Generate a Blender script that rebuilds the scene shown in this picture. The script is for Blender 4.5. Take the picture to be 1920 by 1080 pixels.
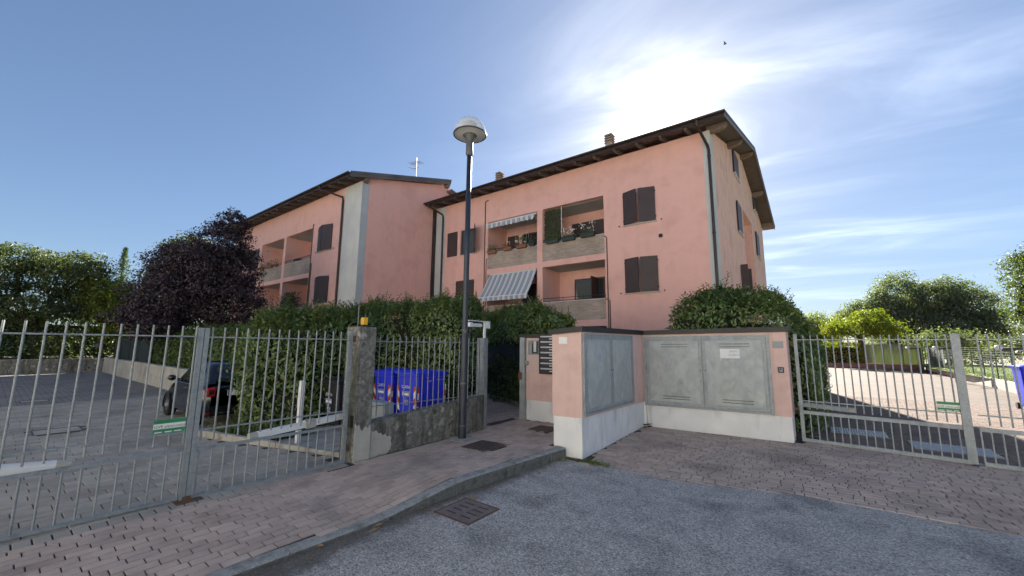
import bpy, math, random
import numpy as np
from mathutils import Vector, Matrix
R = math.radians
random.seed(7)
rng = np.random.default_rng(7)
SC = bpy.context.scene
COL = SC.collection
for o in list(bpy.data.objects):
    bpy.data.objects.remove(o)

# ------------------------------------------------------------------ camera
CAM_H = 1.9
cp, sp = math.cos(R(8.22)), math.sin(R(8.22))
cr, sr = math.cos(R(0.54)), math.sin(R(0.54))
TH = R(-52.75)
AX = -np.array([math.sin(TH), math.cos(TH), 0]); AY = np.array([math.cos(TH), -math.sin(TH), 0])
MB_ = np.array([AX, AY, [0, 0, 1]])
_r, _f, _u = np.array([1, 0, 0.]), np.array([0, cp, sp]), np.array([0, -sp, cp])
CR, CU, CF = MB_ @ (_r*cr+_u*sr), MB_ @ (-_r*sr+_u*cr), MB_ @ _f
cam = bpy.data.objects.new("camera", bpy.data.cameras.new("camera"))
COL.objects.link(cam)
cam.data.sensor_width = 36.0
cam.data.lens = 740/1920*36
cam.data.clip_start = 0.05
cam.data.clip_end = 3000
mw = Matrix.Identity(4)
for i in range(3):
    mw[i][0], mw[i][1], mw[i][2] = CR[i], CU[i], -CF[i]
mw[2][3] = CAM_H
cam.matrix_world = mw
SC.camera = cam

def project(p):
    v = np.asarray(p, float)-np.array([0, 0, CAM_H]); w = v @ CF
    if w <= 0.05: return None
    return 960+740*(v @ CR)/w, 540-740*(v @ CU)/w, w

# ------------------------------------------------------------------ world, sun, exposure
SUN_EL, SUN_AZ = R(28.6), R(-14.6)          # azimuth from +Y towards +X
SD = Vector((math.sin(SUN_AZ)*math.cos(SUN_EL), math.cos(SUN_AZ)*math.cos(SUN_EL), math.sin(SUN_EL)))
SKY_STRENGTH, SUN_STRENGTH, EXPOSURE = 0.05, 5.0, 2.1
world = bpy.data.worlds.new("World"); SC.world = world; world.use_nodes = True
nt = world.node_tree; nt.nodes.clear()
def wn(t, **k):
    n = nt.nodes.new(t)
    for a, b in k.items(): setattr(n, a, b)
    return n
def wl(a, b): nt.links.new(a, b)
def wmath(op, a, b=None, c=None, clamp=False):
    n = wn('ShaderNodeMath', operation=op, use_clamp=clamp)
    for i, x in enumerate((a, b, c)):
        if x is None: continue
        if isinstance(x, (int, float)): n.inputs[i].default_value = x
        else: wl(x, n.inputs[i])
    return n.outputs[0]
sky = wn('ShaderNodeTexSky', sky_type='NISHITA')
sky.sun_disc = False; sky.sun_elevation = SUN_EL; sky.sun_rotation = SUN_AZ
sky.air_density = 0.75; sky.dust_density = 0.15; sky.ozone_density = 1.6; sky.altitude = 60
tc = wn('ShaderNodeTexCoord')
dot = wn('ShaderNodeVectorMath', operation='DOT_PRODUCT')
wl(tc.outputs['Generated'], dot.inputs[0]); dot.inputs[1].default_value = SD
ang0 = wmath('ARCCOSINE', wmath('MINIMUM', dot.outputs['Value'], 1.0))          # angle to the sun
# thin cirrus, laid out on a plane high above
sep = wn('ShaderNodeSeparateXYZ'); wl(tc.outputs['Generated'], sep.inputs[0])
zz = wmath('MAXIMUM', wmath('ADD', sep.outputs['Z'], 0.10), 0.05)
comb = wn('ShaderNodeCombineXYZ')
wl(wmath('DIVIDE', sep.outputs['X'], zz), comb.inputs[0]); wl(wmath('DIVIDE', sep.outputs['Y'], zz), comb.inputs[1])
mp = wn('ShaderNodeMapping'); wl(comb.outputs[0], mp.inputs[0])
mp.inputs['Rotation'].default_value = (0, 0, R(-12)); mp.inputs['Scale'].default_value = (0.50, 1.25, 1)
mp.inputs['Location'].default_value = (1.7, 0.35, 0)
n1 = wn('ShaderNodeTexNoise'); wl(mp.outputs[0], n1.inputs['Vector'])
n1.inputs['Scale'].default_value = 1.15; n1.inputs['Detail'].default_value = 7; n1.inputs['Roughness'].default_value = 0.56; n1.inputs['Distortion'].default_value = 1.1
n2 = wn('ShaderNodeTexNoise'); wl(comb.outputs[0], n2.inputs['Vector'])
n2.inputs['Scale'].default_value = 0.5; n2.inputs['Detail'].default_value = 2
cl = wn('ShaderNodeMapRange', interpolation_type='SMOOTHSTEP'); wl(n1.outputs['Fac'], cl.inputs['Value'])
cl.inputs['From Min'].default_value = 0.42; cl.inputs['From Max'].default_value = 0.80
cl2 = wn('ShaderNodeMapRange', interpolation_type='SMOOTHSTEP'); wl(n2.outputs['Fac'], cl2.inputs['Value'])
cl2.inputs['From Min'].default_value = 0.36; cl2.inputs['From Max'].default_value = 0.62
ang = wmath('MAXIMUM', wmath('ADD', ang0, wmath('MULTIPLY', wmath('SUBTRACT', n1.outputs['Fac'], 0.5), -0.42)), 0.0)
# the cirrus bank lies on the sun's side of the sky and thins out away from it
bank = wmath('EXPONENT', wmath('MULTIPLY', wmath('POWER', wmath('DIVIDE', ang, 0.80), 2.0), -1.0))
side = wn('ShaderNodeVectorMath', operation='DOT_PRODUCT'); wl(tc.outputs['Generated'], side.inputs[0]); side.inputs[1].default_value = (math.cos(SUN_AZ), -math.sin(SUN_AZ), 0)
sd = wn('ShaderNodeMapRange', interpolation_type='SMOOTHSTEP'); wl(side.outputs['Value'], sd.inputs['Value']); sd.inputs['From Min'].default_value = -0.25; sd.inputs['From Max'].default_value = 0.05
cirrus = wmath('MULTIPLY', wmath('MULTIPLY', wmath('MULTIPLY', cl.outputs[0], cl2.outputs[0]), bank), sd.outputs[0])
# forward scattering in haze and ice cloud round the sun
g1 = wmath('MULTIPLY', wmath('EXPONENT', wmath('MULTIPLY', wmath('POWER', wmath('DIVIDE', ang, 0.088), 2.0), -1.0)), 13.0)
g2 = wmath('MULTIPLY', wmath('EXPONENT', wmath('DIVIDE', ang, -0.17)), 4.6)
glow = wmath('ADD', g1, g2)
glow = wmath('MULTIPLY', glow, wmath('ADD', wmath('MULTIPLY', n1.outputs['Fac'], 0.9), 0.55))
cadd = wmath('MULTIPLY', cirrus, wmath('ADD', wmath('MULTIPLY', g2, 0.9), 1.8))
white = wmath('ADD', glow, cadd)
wc = wn('ShaderNodeVectorMath', operation='SCALE'); wc.inputs[0].default_value = (1.0, 0.985, 0.93); wl(white, wc.inputs['Scale'])
hsv = wn('ShaderNodeHueSaturation'); wl(sky.outputs[0], hsv.inputs['Color'])
hsv.inputs['Saturation'].default_value = 0.98
lum = wn('ShaderNodeVectorMath', operation='DOT_PRODUCT'); wl(hsv.outputs[0], lum.inputs[0]); lum.inputs[1].default_value = (.25, .5, .25)
shoulder = wn('ShaderNodeVectorMath', operation='SCALE'); wl(hsv.outputs[0], shoulder.inputs[0]); wl(wmath('DIVIDE', 1.16, wmath('ADD', wmath('DIVIDE', lum.outputs['Value'], 5.0), 1.0)), shoulder.inputs['Scale'])
addc = wn('ShaderNodeVectorMath', operation='ADD'); wl(shoulder.outputs[0], addc.inputs[0]); wl(wc.outputs[0], addc.inputs[1])
bg = wn('ShaderNodeBackground'); wl(addc.outputs[0], bg.inputs['Color']); bg.inputs['Strength'].default_value = SKY_STRENGTH
wo = wn('ShaderNodeOutputWorld'); wl(bg.outputs[0], wo.inputs['Surface'])

sun = bpy.data.objects.new("sun", bpy.data.lights.new("sun", 'SUN')); COL.objects.link(sun)
sun.data.energy = SUN_STRENGTH; sun.data.angle = R(0.5); sun.data.color = (1.0, 0.93, 0.82)
sun.rotation_euler = (-SD).to_track_quat('-Z', 'Y').to_euler()
SC.view_settings.view_transform = 'Standard'; SC.view_settings.look = 'None'
SC.view_settings.exposure = EXPOSURE; SC.view_settings.gamma = 1.0; SC.view_settings.use_curve_mapping = False
SC.cycles.max_bounces = 8; SC.cycles.transparent_max_bounces = 12
SC.cycles.sample_clamp_indirect = 8.0

# ------------------------------------------------------------------ materials
def mat(name, cols, rough=0.6, metal=0.0, scale=3.0, detail=5, stretch=(1, 1, 1), lo=0.3, hi=0.7, fine=0.0, fscale=90,
        bump=0.0, bscale=60, island=0.0, spec=0.5, cells=0.0, cscale=100, streak=0.0, scol=(.05, .05, .04), sst=(7, 7, .5), slo=.52, shi=.75, transl=0.0, emit=None):
    m = bpy.data.materials.new(name); m.use_nodes = True
    t = m.node_tree; N = t.nodes; L = t.links.new
    P = N['Principled BSDF']; P.inputs['Roughness'].default_value = rough; P.inputs['Metallic'].default_value = metal
    P.inputs['Specular IOR Level'].default_value = spec
    geo = N.new('ShaderNodeNewGeometry')
    def noise(sc, st=(1, 1, 1), det=5, ro=.55):
        mpn = N.new('ShaderNodeMapping'); L(geo.outputs['Position'], mpn.inputs[0]); mpn.inputs['Scale'].default_value = st
        n = N.new('ShaderNodeTexNoise'); L(mpn.outputs[0], n.inputs['Vector'])
        n.inputs['Scale'].default_value = sc; n.inputs['Detail'].default_value = det; n.inputs['Roughness'].default_value = ro
        return n.outputs['Fac']
    if isinstance(cols[0], (int, float)): cols = [cols]
    if len(cols) > 1:
        n = noise(scale, stretch, detail)
        rp = N.new('ShaderNodeValToRGB'); L(n, rp.inputs[0])
        e = rp.color_ramp.elements
        while len(e) < len(cols): e.new(0.5)
        for i, c in enumerate(cols):
            e[i].position = lo+(hi-lo)*i/(len(cols)-1); e[i].color = (*c, 1)
        col = rp.outputs[0]
    else:
        rg = N.new('ShaderNodeRGB'); rg.outputs[0].default_value = (*cols[0], 1); col = rg.outputs[0]
    def mul(col, fac):
        v = N.new('ShaderNodeVectorMath'); v.operation = 'SCALE'; L(col, v.inputs[0]); L(fac, v.inputs['Scale']); return v.outputs[0]
    def mr(x, a, b, c, d):
        q = N.new('ShaderNodeMapRange'); L(x, q.inputs[0])
        for i, z in enumerate((a, b, c, d)): q.inputs[i+1].default_value = z
        return q.outputs[0]
    if streak:
        sfac = mr(noise(1.0, sst, 6), slo, shi, 0, streak)
        mx = N.new('ShaderNodeMix'); mx.data_type = 'RGBA'; L(sfac, mx.inputs[0]); L(col, mx.inputs[6]); mx.inputs[7].default_value = (*scol, 1)
        col = mx.outputs[2]
    if fine: col = mul(col, mr(noise(fscale, (1, 1, 1), 3), .25, .75, 1-fine, 1+fine))
    if cells:
        v = N.new('ShaderNodeTexVoronoi'); L(geo.outputs['Position'], v.inputs['Vector']); v.inputs['Scale'].default_value = cscale
        s = N.new('ShaderNodeSeparateColor'); L(v.outputs['Color'], s.inputs[0])
        col = mul(col, mr(s.outputs[0], 0, 1, 1-cells, 1+cells))
    if island:
        oi = N.new('ShaderNodeObjectInfo')
        a = N.new('ShaderNodeMath'); a.operation = 'ADD'; L(geo.outputs['Random Per Island'], a.inputs[0]); L(oi.outputs['Random'], a.inputs[1])
        f = N.new('ShaderNodeMath'); f.operation = 'FRACT'; L(a.outputs[0], f.inputs[0])
        col = mul(col, mr(f.outputs[0], 0, 1, 1-island, 1+island))
    L(col, P.inputs['Base Color'])
    if bump:
        b = N.new('ShaderNodeBump'); b.inputs['Strength'].default_value = bump; b.inputs['Distance'].default_value = .02
        L(noise(bscale, (1, 1, 1), 6, .65), b.inputs['Height']); L(b.outputs[0], P.inputs['Normal'])
    if transl:
        tr = N.new('ShaderNodeBsdfTranslucent'); mxs = N.new('ShaderNodeMixShader')
        tc2 = N.new('ShaderNodeVectorMath'); tc2.operation = 'MULTIPLY'; L(col, tc2.inputs[0]); tc2.inputs[1].default_value = (1.5, 1.6, .6)
        L(tc2.outputs[0], tr.inputs['Color']); mxs.inputs[0].default_value = transl
        L(P.outputs[0], mxs.inputs[1]); L(tr.outputs[0], mxs.inputs[2]); L(mxs.outputs[0], N['Material Output'].inputs['Surface'])
    return m

def brick_mat(name, c1, c2, mortar, bw, bh, msize, plane='XZ', rough=.85, bias=0.0, island=.12):
    m = bpy.data.materials.new(name); m.use_nodes = True
    t = m.node_tree; N = t.nodes; L = t.links.new; P = N['Principled BSDF']; P.inputs['Roughness'].default_value = rough; P.inputs['Specular IOR Level'].default_value = .15
    g = N.new('ShaderNodeNewGeometry'); s = N.new('ShaderNodeSeparateXYZ'); L(g.outputs['Position'], s.inputs[0])
    c = N.new('ShaderNodeCombineXYZ'); L(s.outputs[plane[0]], c.inputs[0]); L(s.outputs[plane[1]], c.inputs[1])
    b = N.new('ShaderNodeTexBrick'); L(c.outputs[0], b.inputs['Vector'])
    b.inputs['Color1'].default_value = (*c1, 1); b.inputs['Color2'].default_value = (*c2, 1); b.inputs['Mortar'].default_value = (*mortar, 1)
    b.inputs['Scale'].default_value = 1; b.inputs['Brick Width'].default_value = bw; b.inputs['Row Height'].default_value = bh
    b.inputs['Mortar Size'].default_value = msize; b.inputs['Bias'].default_value = bias; b.inputs['Mortar Smooth'].default_value = .2
    n = N.new('ShaderNodeTexNoise'); L(g.outputs['Position'], n.inputs['Vector']); n.inputs['Scale'].default_value = .9; n.inputs['Detail'].default_value = 6
    q = N.new('ShaderNodeMapRange'); L(n.outputs['Fac'], q.inputs[0])
    for i, z in enumerate((.25, .75, .75, 1.2)): q.inputs[i+1].default_value = z
    v = N.new('ShaderNodeVectorMath'); v.operation = 'SCALE'; L(b.outputs['Color'], v.inputs[0]); L(q.outputs[0], v.inputs['Scale'])
    L(v.outputs[0], P.inputs['Base Color'])
    bp = N.new('ShaderNodeBump'); bp.inputs['Strength'].default_value = .6; bp.inputs['Distance'].default_value = .006; bp.invert = True
    L(b.outputs['Fac'], bp.inputs['Height']); L(bp.outputs[0], P.inputs['Normal'])
    return m

PINK = mat('pink_plaster', [(.70, .395, .340), (.79, .465, .405), (.745, .43, .37)], .92, scale=1.1, detail=8, fine=.07, fscale=160, bump=.15, bscale=130, streak=.22, scol=(.52, .33, .29), sst=(2.6, 2.6, .2), slo=.5, shi=.75)
PINK_GABLE = mat('pink_plaster_gable', [(.62, .37, .305), (.77, .49, .40), (.69, .43, .35)], .92, scale=1.6, detail=9, stretch=(1, 1, .6), lo=.35, hi=.65, fine=.08, fscale=160, bump=.15, bscale=130)
PINK_LOW = mat('pink_wall_paint', [(.58, .40, .36), (.68, .48, .44), (.62, .435, .395)], .9, scale=2.3, detail=8, fine=.06, fscale=200, bump=.2, bscale=140, streak=.35, scol=(.36, .27, .25), sst=(5, 5, .5))
WHITE_BASE = mat('white_render', [(.68, .70, .72), (.80, .81, .82)], .9, scale=2.0, detail=8, fine=.05, fscale=150, bump=.35, bscale=45, streak=.55, scol=(.30, .31, .29), sst=(4, 4, 1.1), slo=.55, shi=.8)
PALE = mat('pale_grey_plaster', [(.50, .51, .50), (.60, .60, .58)], .9, scale=1.2, fine=.05, bump=.1, bscale=130, streak=.3, scol=(.36, .38, .40), sst=(3, 3, .3))
CEIL = mat('balcony_ceiling', [(.42, .45, .43), (.49, .51, .49)], .9, scale=1)
SHUT = mat('brown_shutter', [(0.0450, 0.0285, 0.0300), (0.0600, 0.0390, 0.0390)], .55, scale=2, streak=.2, scol=(.06, .05, .05))
DARKWOOD = mat('dark_timber', [(.065, .048, .042), (.12, .09, .078)], .7, scale=2, stretch=(1, 6, 6), bump=.2)
GREYWOOD = mat('weathered_timber', [(.13, .095, .075), (.24, .18, .14)], .8, scale=3, stretch=(6, 1, 6), bump=.3)
FLASH = mat('roof_flashing', [(.10, .092, .088), (.15, .138, .13)], .5, metal=.3, scale=1.5)
TILE = mat('roof_tile', [(.20, .115, .08), (.30, .17, .12)], .85, scale=5, bump=.3)
GUTTER = mat('brown_gutter', [(.035, .024, .022), (.05, .035, .03)], .4, metal=.2)
PIPE = mat('copper_brown_pipe', (.055, .03, .026), .45)
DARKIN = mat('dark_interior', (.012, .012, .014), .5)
GLASS = mat('window_glass', (.02, .025, .03), .08, spec=.8)
SCREEN = mat('fly_screen', (.055, .075, .07), .6)
BRICKP = brick_mat('parapet_brick', (.44, .33, .26), (.27, .205, .165), (.46, .41, .36), .25, .06, .011)
GALV = mat('galvanised_steel', [(.175, .205, .225), (.265, .295, .31), (.21, .24, .258)], .55, metal=.25, scale=7, detail=7, fine=.08, fscale=140, cells=.10, cscale=90)
GALVW = mat('weathered_galvanised_steel', [(.21, .24, .26), (.31, .345, .365), (.25, .285, .305)], .55, metal=.15, scale=5, detail=8, stretch=(1, 1, .5), fine=.07, fscale=120, cells=.12, cscale=60)
DOORM = mat('galvanised_door', [(0.2987, 0.3350, 0.3420), (0.4429, 0.4750, 0.4703), (0.3451, 0.3800, 0.3847), (0.5150, 0.5400, 0.5272)], .62, metal=.08, scale=2.6, detail=9, stretch=(1, 1, .8), lo=.28, hi=.72, fine=.06, fscale=70, streak=.35, scol=(.25, .285, .29), sst=(2.5, 2.5, 1.2), slo=.5, shi=.7)
WHGALV = mat('pale_galvanised_steel', [(.42,.45,.47),(.55,.58,.60)], .5, metal=.2, scale=8)
CAPM = mat('dark_cap_flashing', [(.020, .021, .024), (.032, .033, .036)], .5, metal=.3, scale=2)
CONC = mat('mossy_concrete', [(.05, .05, .044), (.23, .225, .21), (.11, .11, .10), (.40, .39, .36)], .95, scale=4.5, detail=10, lo=.3, hi=.68, fine=.35, fscale=45, bump=.8, bscale=30, streak=.75, scol=(.045, .05, .036), sst=(6, 6, .9), slo=.46, shi=.62)
CONCL = mat('light_concrete', [(.30, .29, .265), (.42, .41, .38)], .95, scale=3, detail=8, fine=.12, bump=.4, bscale=40, streak=.6, scol=(.11, .11, .095), sst=(4, 4, .9), slo=.5, shi=.72)
CONCP = mat('patched_render', [(.36, .355, .32), (.46, .45, .41)], .95, scale=4, detail=8, fine=.12, bump=.4, bscale=40, streak=.7, scol=(.12, .125, .09), sst=(5, 5, 1), slo=.55, shi=.7)
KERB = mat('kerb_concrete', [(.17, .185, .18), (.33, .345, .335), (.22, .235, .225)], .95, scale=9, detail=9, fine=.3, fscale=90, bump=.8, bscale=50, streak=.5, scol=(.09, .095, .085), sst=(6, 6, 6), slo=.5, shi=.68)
KERBF = mat('dark_kerb_face', [(.06, .06, .054), (.15, .155, .148), (.085, .087, .08)], .95, scale=7, detail=9, fine=.3, fscale=80, bump=.8, bscale=50)  # darker concrete tone for the upright road side of the kerb
ASPH = mat('asphalt', [(0.2808, 0.2818, 0.2777), (0.4701, 0.4677, 0.4528), (0.3526, 0.3524, 0.3441)], .93, scale=1.3, detail=10, lo=.34, hi=.66, fine=.30, fscale=42, bump=1.0, bscale=110, cells=.5, cscale=80, streak=.5, scol=(.42, .425, .43), sst=(1.6, 1.6, 1), slo=.56, shi=.70)
PAVE_S = mat('sidewalk_paver', [(0.3508, 0.2770, 0.2404), (0.5011, 0.4125, 0.3606), (0.4134, 0.3386, 0.2953)], .88, scale=1.3, detail=8, fine=.16, fscale=150, bump=.5, bscale=160, island=.12, streak=.35, scol=(.16, .147, .14), sst=(.9, .9, 1), slo=.50, shi=.66)
PAVE_A = mat('driveway_paver', [(0.3440, 0.2680, 0.2274), (0.5062, 0.4147, 0.3556), (0.4089, 0.3318, 0.2857)], .86, scale=1.0, detail=8, fine=.16, fscale=150, bump=.5, bscale=160, island=.12, streak=.4, scol=(.125, .108, .102), sst=(.8, .8, 1), slo=.5, shi=.68)
PAVE_Y = mat('courtyard_paver', [(0.2732, 0.2566, 0.2290), (0.3802, 0.3582, 0.3197), (0.3208, 0.3005, 0.2700)], .88, scale=1.1, detail=8, fine=.15, fscale=150, bump=.5, bscale=150, island=.13, streak=.4, scol=(.10, .095, .09), sst=(.7, .7, 1), slo=.52, shi=.68)
PAVE_R = mat('yard_paver', [(0.1848, 0.1449, 0.1228), (0.2439, 0.1922, 0.1626)], .95, spec=.15, scale=.6, detail=8, fine=.14, fscale=140, bump=.4, bscale=150, island=.12)
JOINT = mat('joint_sand', [(.035, .031, .027), (.075, .068, .06)], 1.0, scale=6)
FAR_Y = brick_mat('far_courtyard_paving', (.28, .27, .258), (.235, .228, .218), (.10, .096, .09), .30, .21, .012, 'YX')
FAR_R = brick_mat('far_yard_paving', (.15, .118, .10), (.125, .098, .083), (.08, .066, .056), .24, .115, .010, 'XY')
SOIL = mat('garden_soil', [(.045, .04, .026), (.085, .075, .05)], 1, scale=3, bump=.5)
FIELD = mat('rough_field', [(.09, .10, .045), (.15, .14, .075), (.20, .18, .11)], 1, scale=.15, detail=9, fine=.2, fscale=6)
LAWN = mat('lawn_ground', [(.075, .105, .028), (.12, .15, .042)], 1, scale=.8, fine=.2, fscale=20)
GRASS = mat('grass_blade', [(.085, .13, .03), (.13, .17, .045)], .7, scale=1, island=.3, transl=.3)
IRON = mat('cast_iron', [(.075, .06, .056), (.12, .098, .092)], .65, metal=.4, scale=8, fine=.15, bump=.3, bscale=80)
RUST = mat('rusty_iron', [(.09, .05, .033), (.16, .09, .055)], .9, scale=20, bump=.3)
BLUEP = mat('blue_bin_plastic', [(.012, .024, .58), (.018, .034, .68)], .42, scale=2)
BLUED = mat('dark_bin_plastic', (.012, .013, .017), .5)
GREYP = mat('grey_plastic', [(.26, .30, .31), (.31, .35, .36)], .6, scale=3)
WHITEP = mat('white_paint', [(.66, .68, .70), (.76, .77, .78)], .5, scale=4, streak=.2, scol=(.45, .45, .43))
BEIGEP = mat('beige_plastic', (.42, .41, .36), .5)
REDREF = mat('red_reflector', (.42, .06, .04), .35)
WHREF = mat('white_reflector', (.72, .72, .70), .35)
TEXTW = mat('white_lettering', (.75, .77, .80), .6)
TEXTD = mat('dark_lettering', (.03, .03, .045), .6)
TEXTB = mat('faded_blue_lettering', (.22, .26, .42), .7)
GREENS = mat('green_sign', [(.03, .24, .10), (.04, .28, .125)], .4, scale=5)
GREEND = mat('dark_green_print', (.012, .10, .05), .5)
YELLOW = mat('yellow_beacon_plastic', (.78, .46, .02), .35, transl=.2)
LAMPBLUE = mat('blue_black_paint', [(.014, .021, .036), (.024, .033, .052)], .42, scale=14, detail=8, streak=.8, scol=(.22, .25, .28), sst=(16, 16, 9), slo=.67, shi=.70)
LAMPGREY = mat('grey_lamp_metal', (.10, .105, .11), .5, metal=.3)
OPAL = mat('white_reflector_plate', (.64, .63, .60), .5)
CARPAINT = mat('black_car_paint', (.007, .008, .013), .16, spec=.7)
CARGLASS = mat('car_glass', (.03, .038, .04), .04, spec=1.0)
CHROME = mat('chrome', (.75, .76, .78), .12, metal=1)
TYRE = mat('tyre_rubber', (.012, .012, .012), .85)
ALLOY = mat('alloy_rim', (.40, .41, .43), .3, metal=.8)
REDLENS = mat('red_tail_lens', (.42, .012, .015), .15)
DARKLENS = mat('smoked_lens', (.05, .01, .012), .15)
PLATE = mat('number_plate_white', (.70, .72, .74), .4)
PLATEB = mat('number_plate_blue', (.02, .06, .35), .4)
BLACKM = mat('black_metal', (.012, .012, .013), .45, metal=.2)
GREENWIRE = mat('green_fence_wire', (.035, .075, .05), .5)
GREENMESH = mat('dark_green_shade_net', [(.008, .018, .019), (.014, .027, .028)], .85, scale=6, stretch=(1, 1, 6))
BARK = mat('bark', [(.05, .038, .028), (.11, .085, .065)], 1, scale=6, stretch=(1, 1, .3), bump=.6, bscale=25)
TERRA = mat('terracotta', (.25, .11, .065), .85)
BOXGREEN = mat('dark_green_planter', (.014, .035, .034), .55)
PETAL = mat('white_petals', (.75, .74, .68), .7)
AWN_W = mat('awning_white_cloth', (.62, .63, .62), .9)
CHIMN = mat('chimney_concrete', [(.30, .255, .21), (.40, .34, .28)], .9, scale=4)
LEAF = mat('laurel_leaf', [(0.0715, 0.1196, 0.0364), (0.1430, 0.2015, 0.0585), (0.0975, 0.1534, 0.0455)], .38, scale=1.1, lo=.35, hi=.65, island=.5, transl=.22, spec=.6)
LEAFD = mat('dark_hedge_leaf', [(0.0448, 0.0770, 0.0280), (0.0812, 0.1260, 0.0420)], .5, scale=1.3, island=.45, transl=.2)
LEAFC = mat('conifer_hedge_leaf', [(0.0508, 0.0899, 0.0319), (0.1015, 0.1522, 0.0464)], .7, scale=1.0, island=.45, transl=.2)
LEAFT = mat('broadleaf_tree_leaf', [(0.0599, 0.0856, 0.0342), (0.1212, 0.1496, 0.0541)], .55, scale=.6, island=.45, transl=.35)
LEAFT2 = mat('grey_green_tree_leaf', [(0.0975, 0.1235, 0.0845), (0.1690, 0.2015, 0.1365)], .6, scale=.4, island=.4, transl=.42)  # leaf colour lightened and greyed to stand in for distance haze
LEAFL = mat('yellow_green_leaf', [(0.1150, 0.1552, 0.0207), (0.1840, 0.2070, 0.0253)], .55, scale=.7, island=.35, transl=.45)
LEAFP = mat('purple_plum_leaf', [(.034, .021, .030), (.060, .038, .048)], .5, scale=.8, island=.5, transl=.15)
LEAFV = mat('ivy_leaf', [(.035, .045, .02), (.085, .09, .04)], .6, scale=5, island=.5)
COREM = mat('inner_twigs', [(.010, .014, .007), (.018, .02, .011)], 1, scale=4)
DRYLEAF = mat('dry_leaf', [(.26, .17, .075), (.36, .25, .12)], .9, scale=30)

def dirt_band(m, x_in, x_out, col, amount):
    t = m.node_tree; N = t.nodes; L = t.links.new; P = N['Principled BSDF']; src = P.inputs['Base Color'].links[0].from_socket
    g = N.new('ShaderNodeNewGeometry'); sx = N.new('ShaderNodeSeparateXYZ'); L(g.outputs['Position'], sx.inputs[0])
    n = N.new('ShaderNodeTexNoise'); L(g.outputs['Position'], n.inputs['Vector']); n.inputs['Scale'].default_value = 3.2; n.inputs['Detail'].default_value = 8; n.inputs['Roughness'].default_value = .65
    a = N.new('ShaderNodeMath'); a.operation = 'MULTIPLY_ADD'; L(n.outputs['Fac'], a.inputs[0]); a.inputs[1].default_value = .9; L(sx.outputs['X'], a.inputs[2])
    q = N.new('ShaderNodeMapRange'); q.interpolation_type = 'SMOOTHSTEP'; L(a.outputs[0], q.inputs[0])
    for i, z in enumerate((x_in+.45, x_out+.45, amount, 0)): q.inputs[i+1].default_value = z
    mx = N.new('ShaderNodeMix'); mx.data_type = 'RGBA'; L(q.outputs[0], mx.inputs[0]); L(src, mx.inputs[6]); mx.inputs[7].default_value = (*col, 1)
    # fine cracks and tar lines
    v = N.new('ShaderNodeTexVoronoi'); v.feature = 'DISTANCE_TO_EDGE'; v.inputs['Scale'].default_value = .42
    nz = N.new('ShaderNodeTexNoise'); L(g.outputs['Position'], nz.inputs['Vector']); nz.inputs['Scale'].default_value = 2.5; nz.inputs['Detail'].default_value = 7
    ad = N.new('ShaderNodeVectorMath'); ad.operation = 'MULTIPLY_ADD'; L(nz.outputs['Color'], ad.inputs[0]); ad.inputs[1].default_value = (.55,.55,0); L(g.outputs['Position'], ad.inputs[2]); L(ad.outputs[0], v.inputs['Vector'])
    c = N.new('ShaderNodeMapRange'); L(v.outputs['Distance'], c.inputs[0])
    for i, z in enumerate((.0, .008, .45, 0)): c.inputs[i+1].default_value = z
    n3 = N.new('ShaderNodeTexNoise'); L(g.outputs['Position'], n3.inputs['Vector']); n3.inputs['Scale'].default_value = .5
    k = N.new('ShaderNodeMapRange'); L(n3.outputs['Fac'], k.inputs[0])
    for i, z in enumerate((.5, .6, 0, 1)): k.inputs[i+1].default_value = z
    ml = N.new('ShaderNodeMath'); ml.operation = 'MULTIPLY'; L(c.outputs[0], ml.inputs[0]); L(k.outputs[0], ml.inputs[1])
    m2 = N.new('ShaderNodeMix'); m2.data_type = 'RGBA'; L(ml.outputs[0], m2.inputs[0]); L(mx.outputs[2], m2.inputs[6]); m2.inputs[7].default_value = (.06,.06,.06,1)
    L(m2.outputs[2], P.inputs['Base Color'])
dirt_band(ASPH, -3.78, -3.35, (.085, .082, .072), .85)

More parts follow.
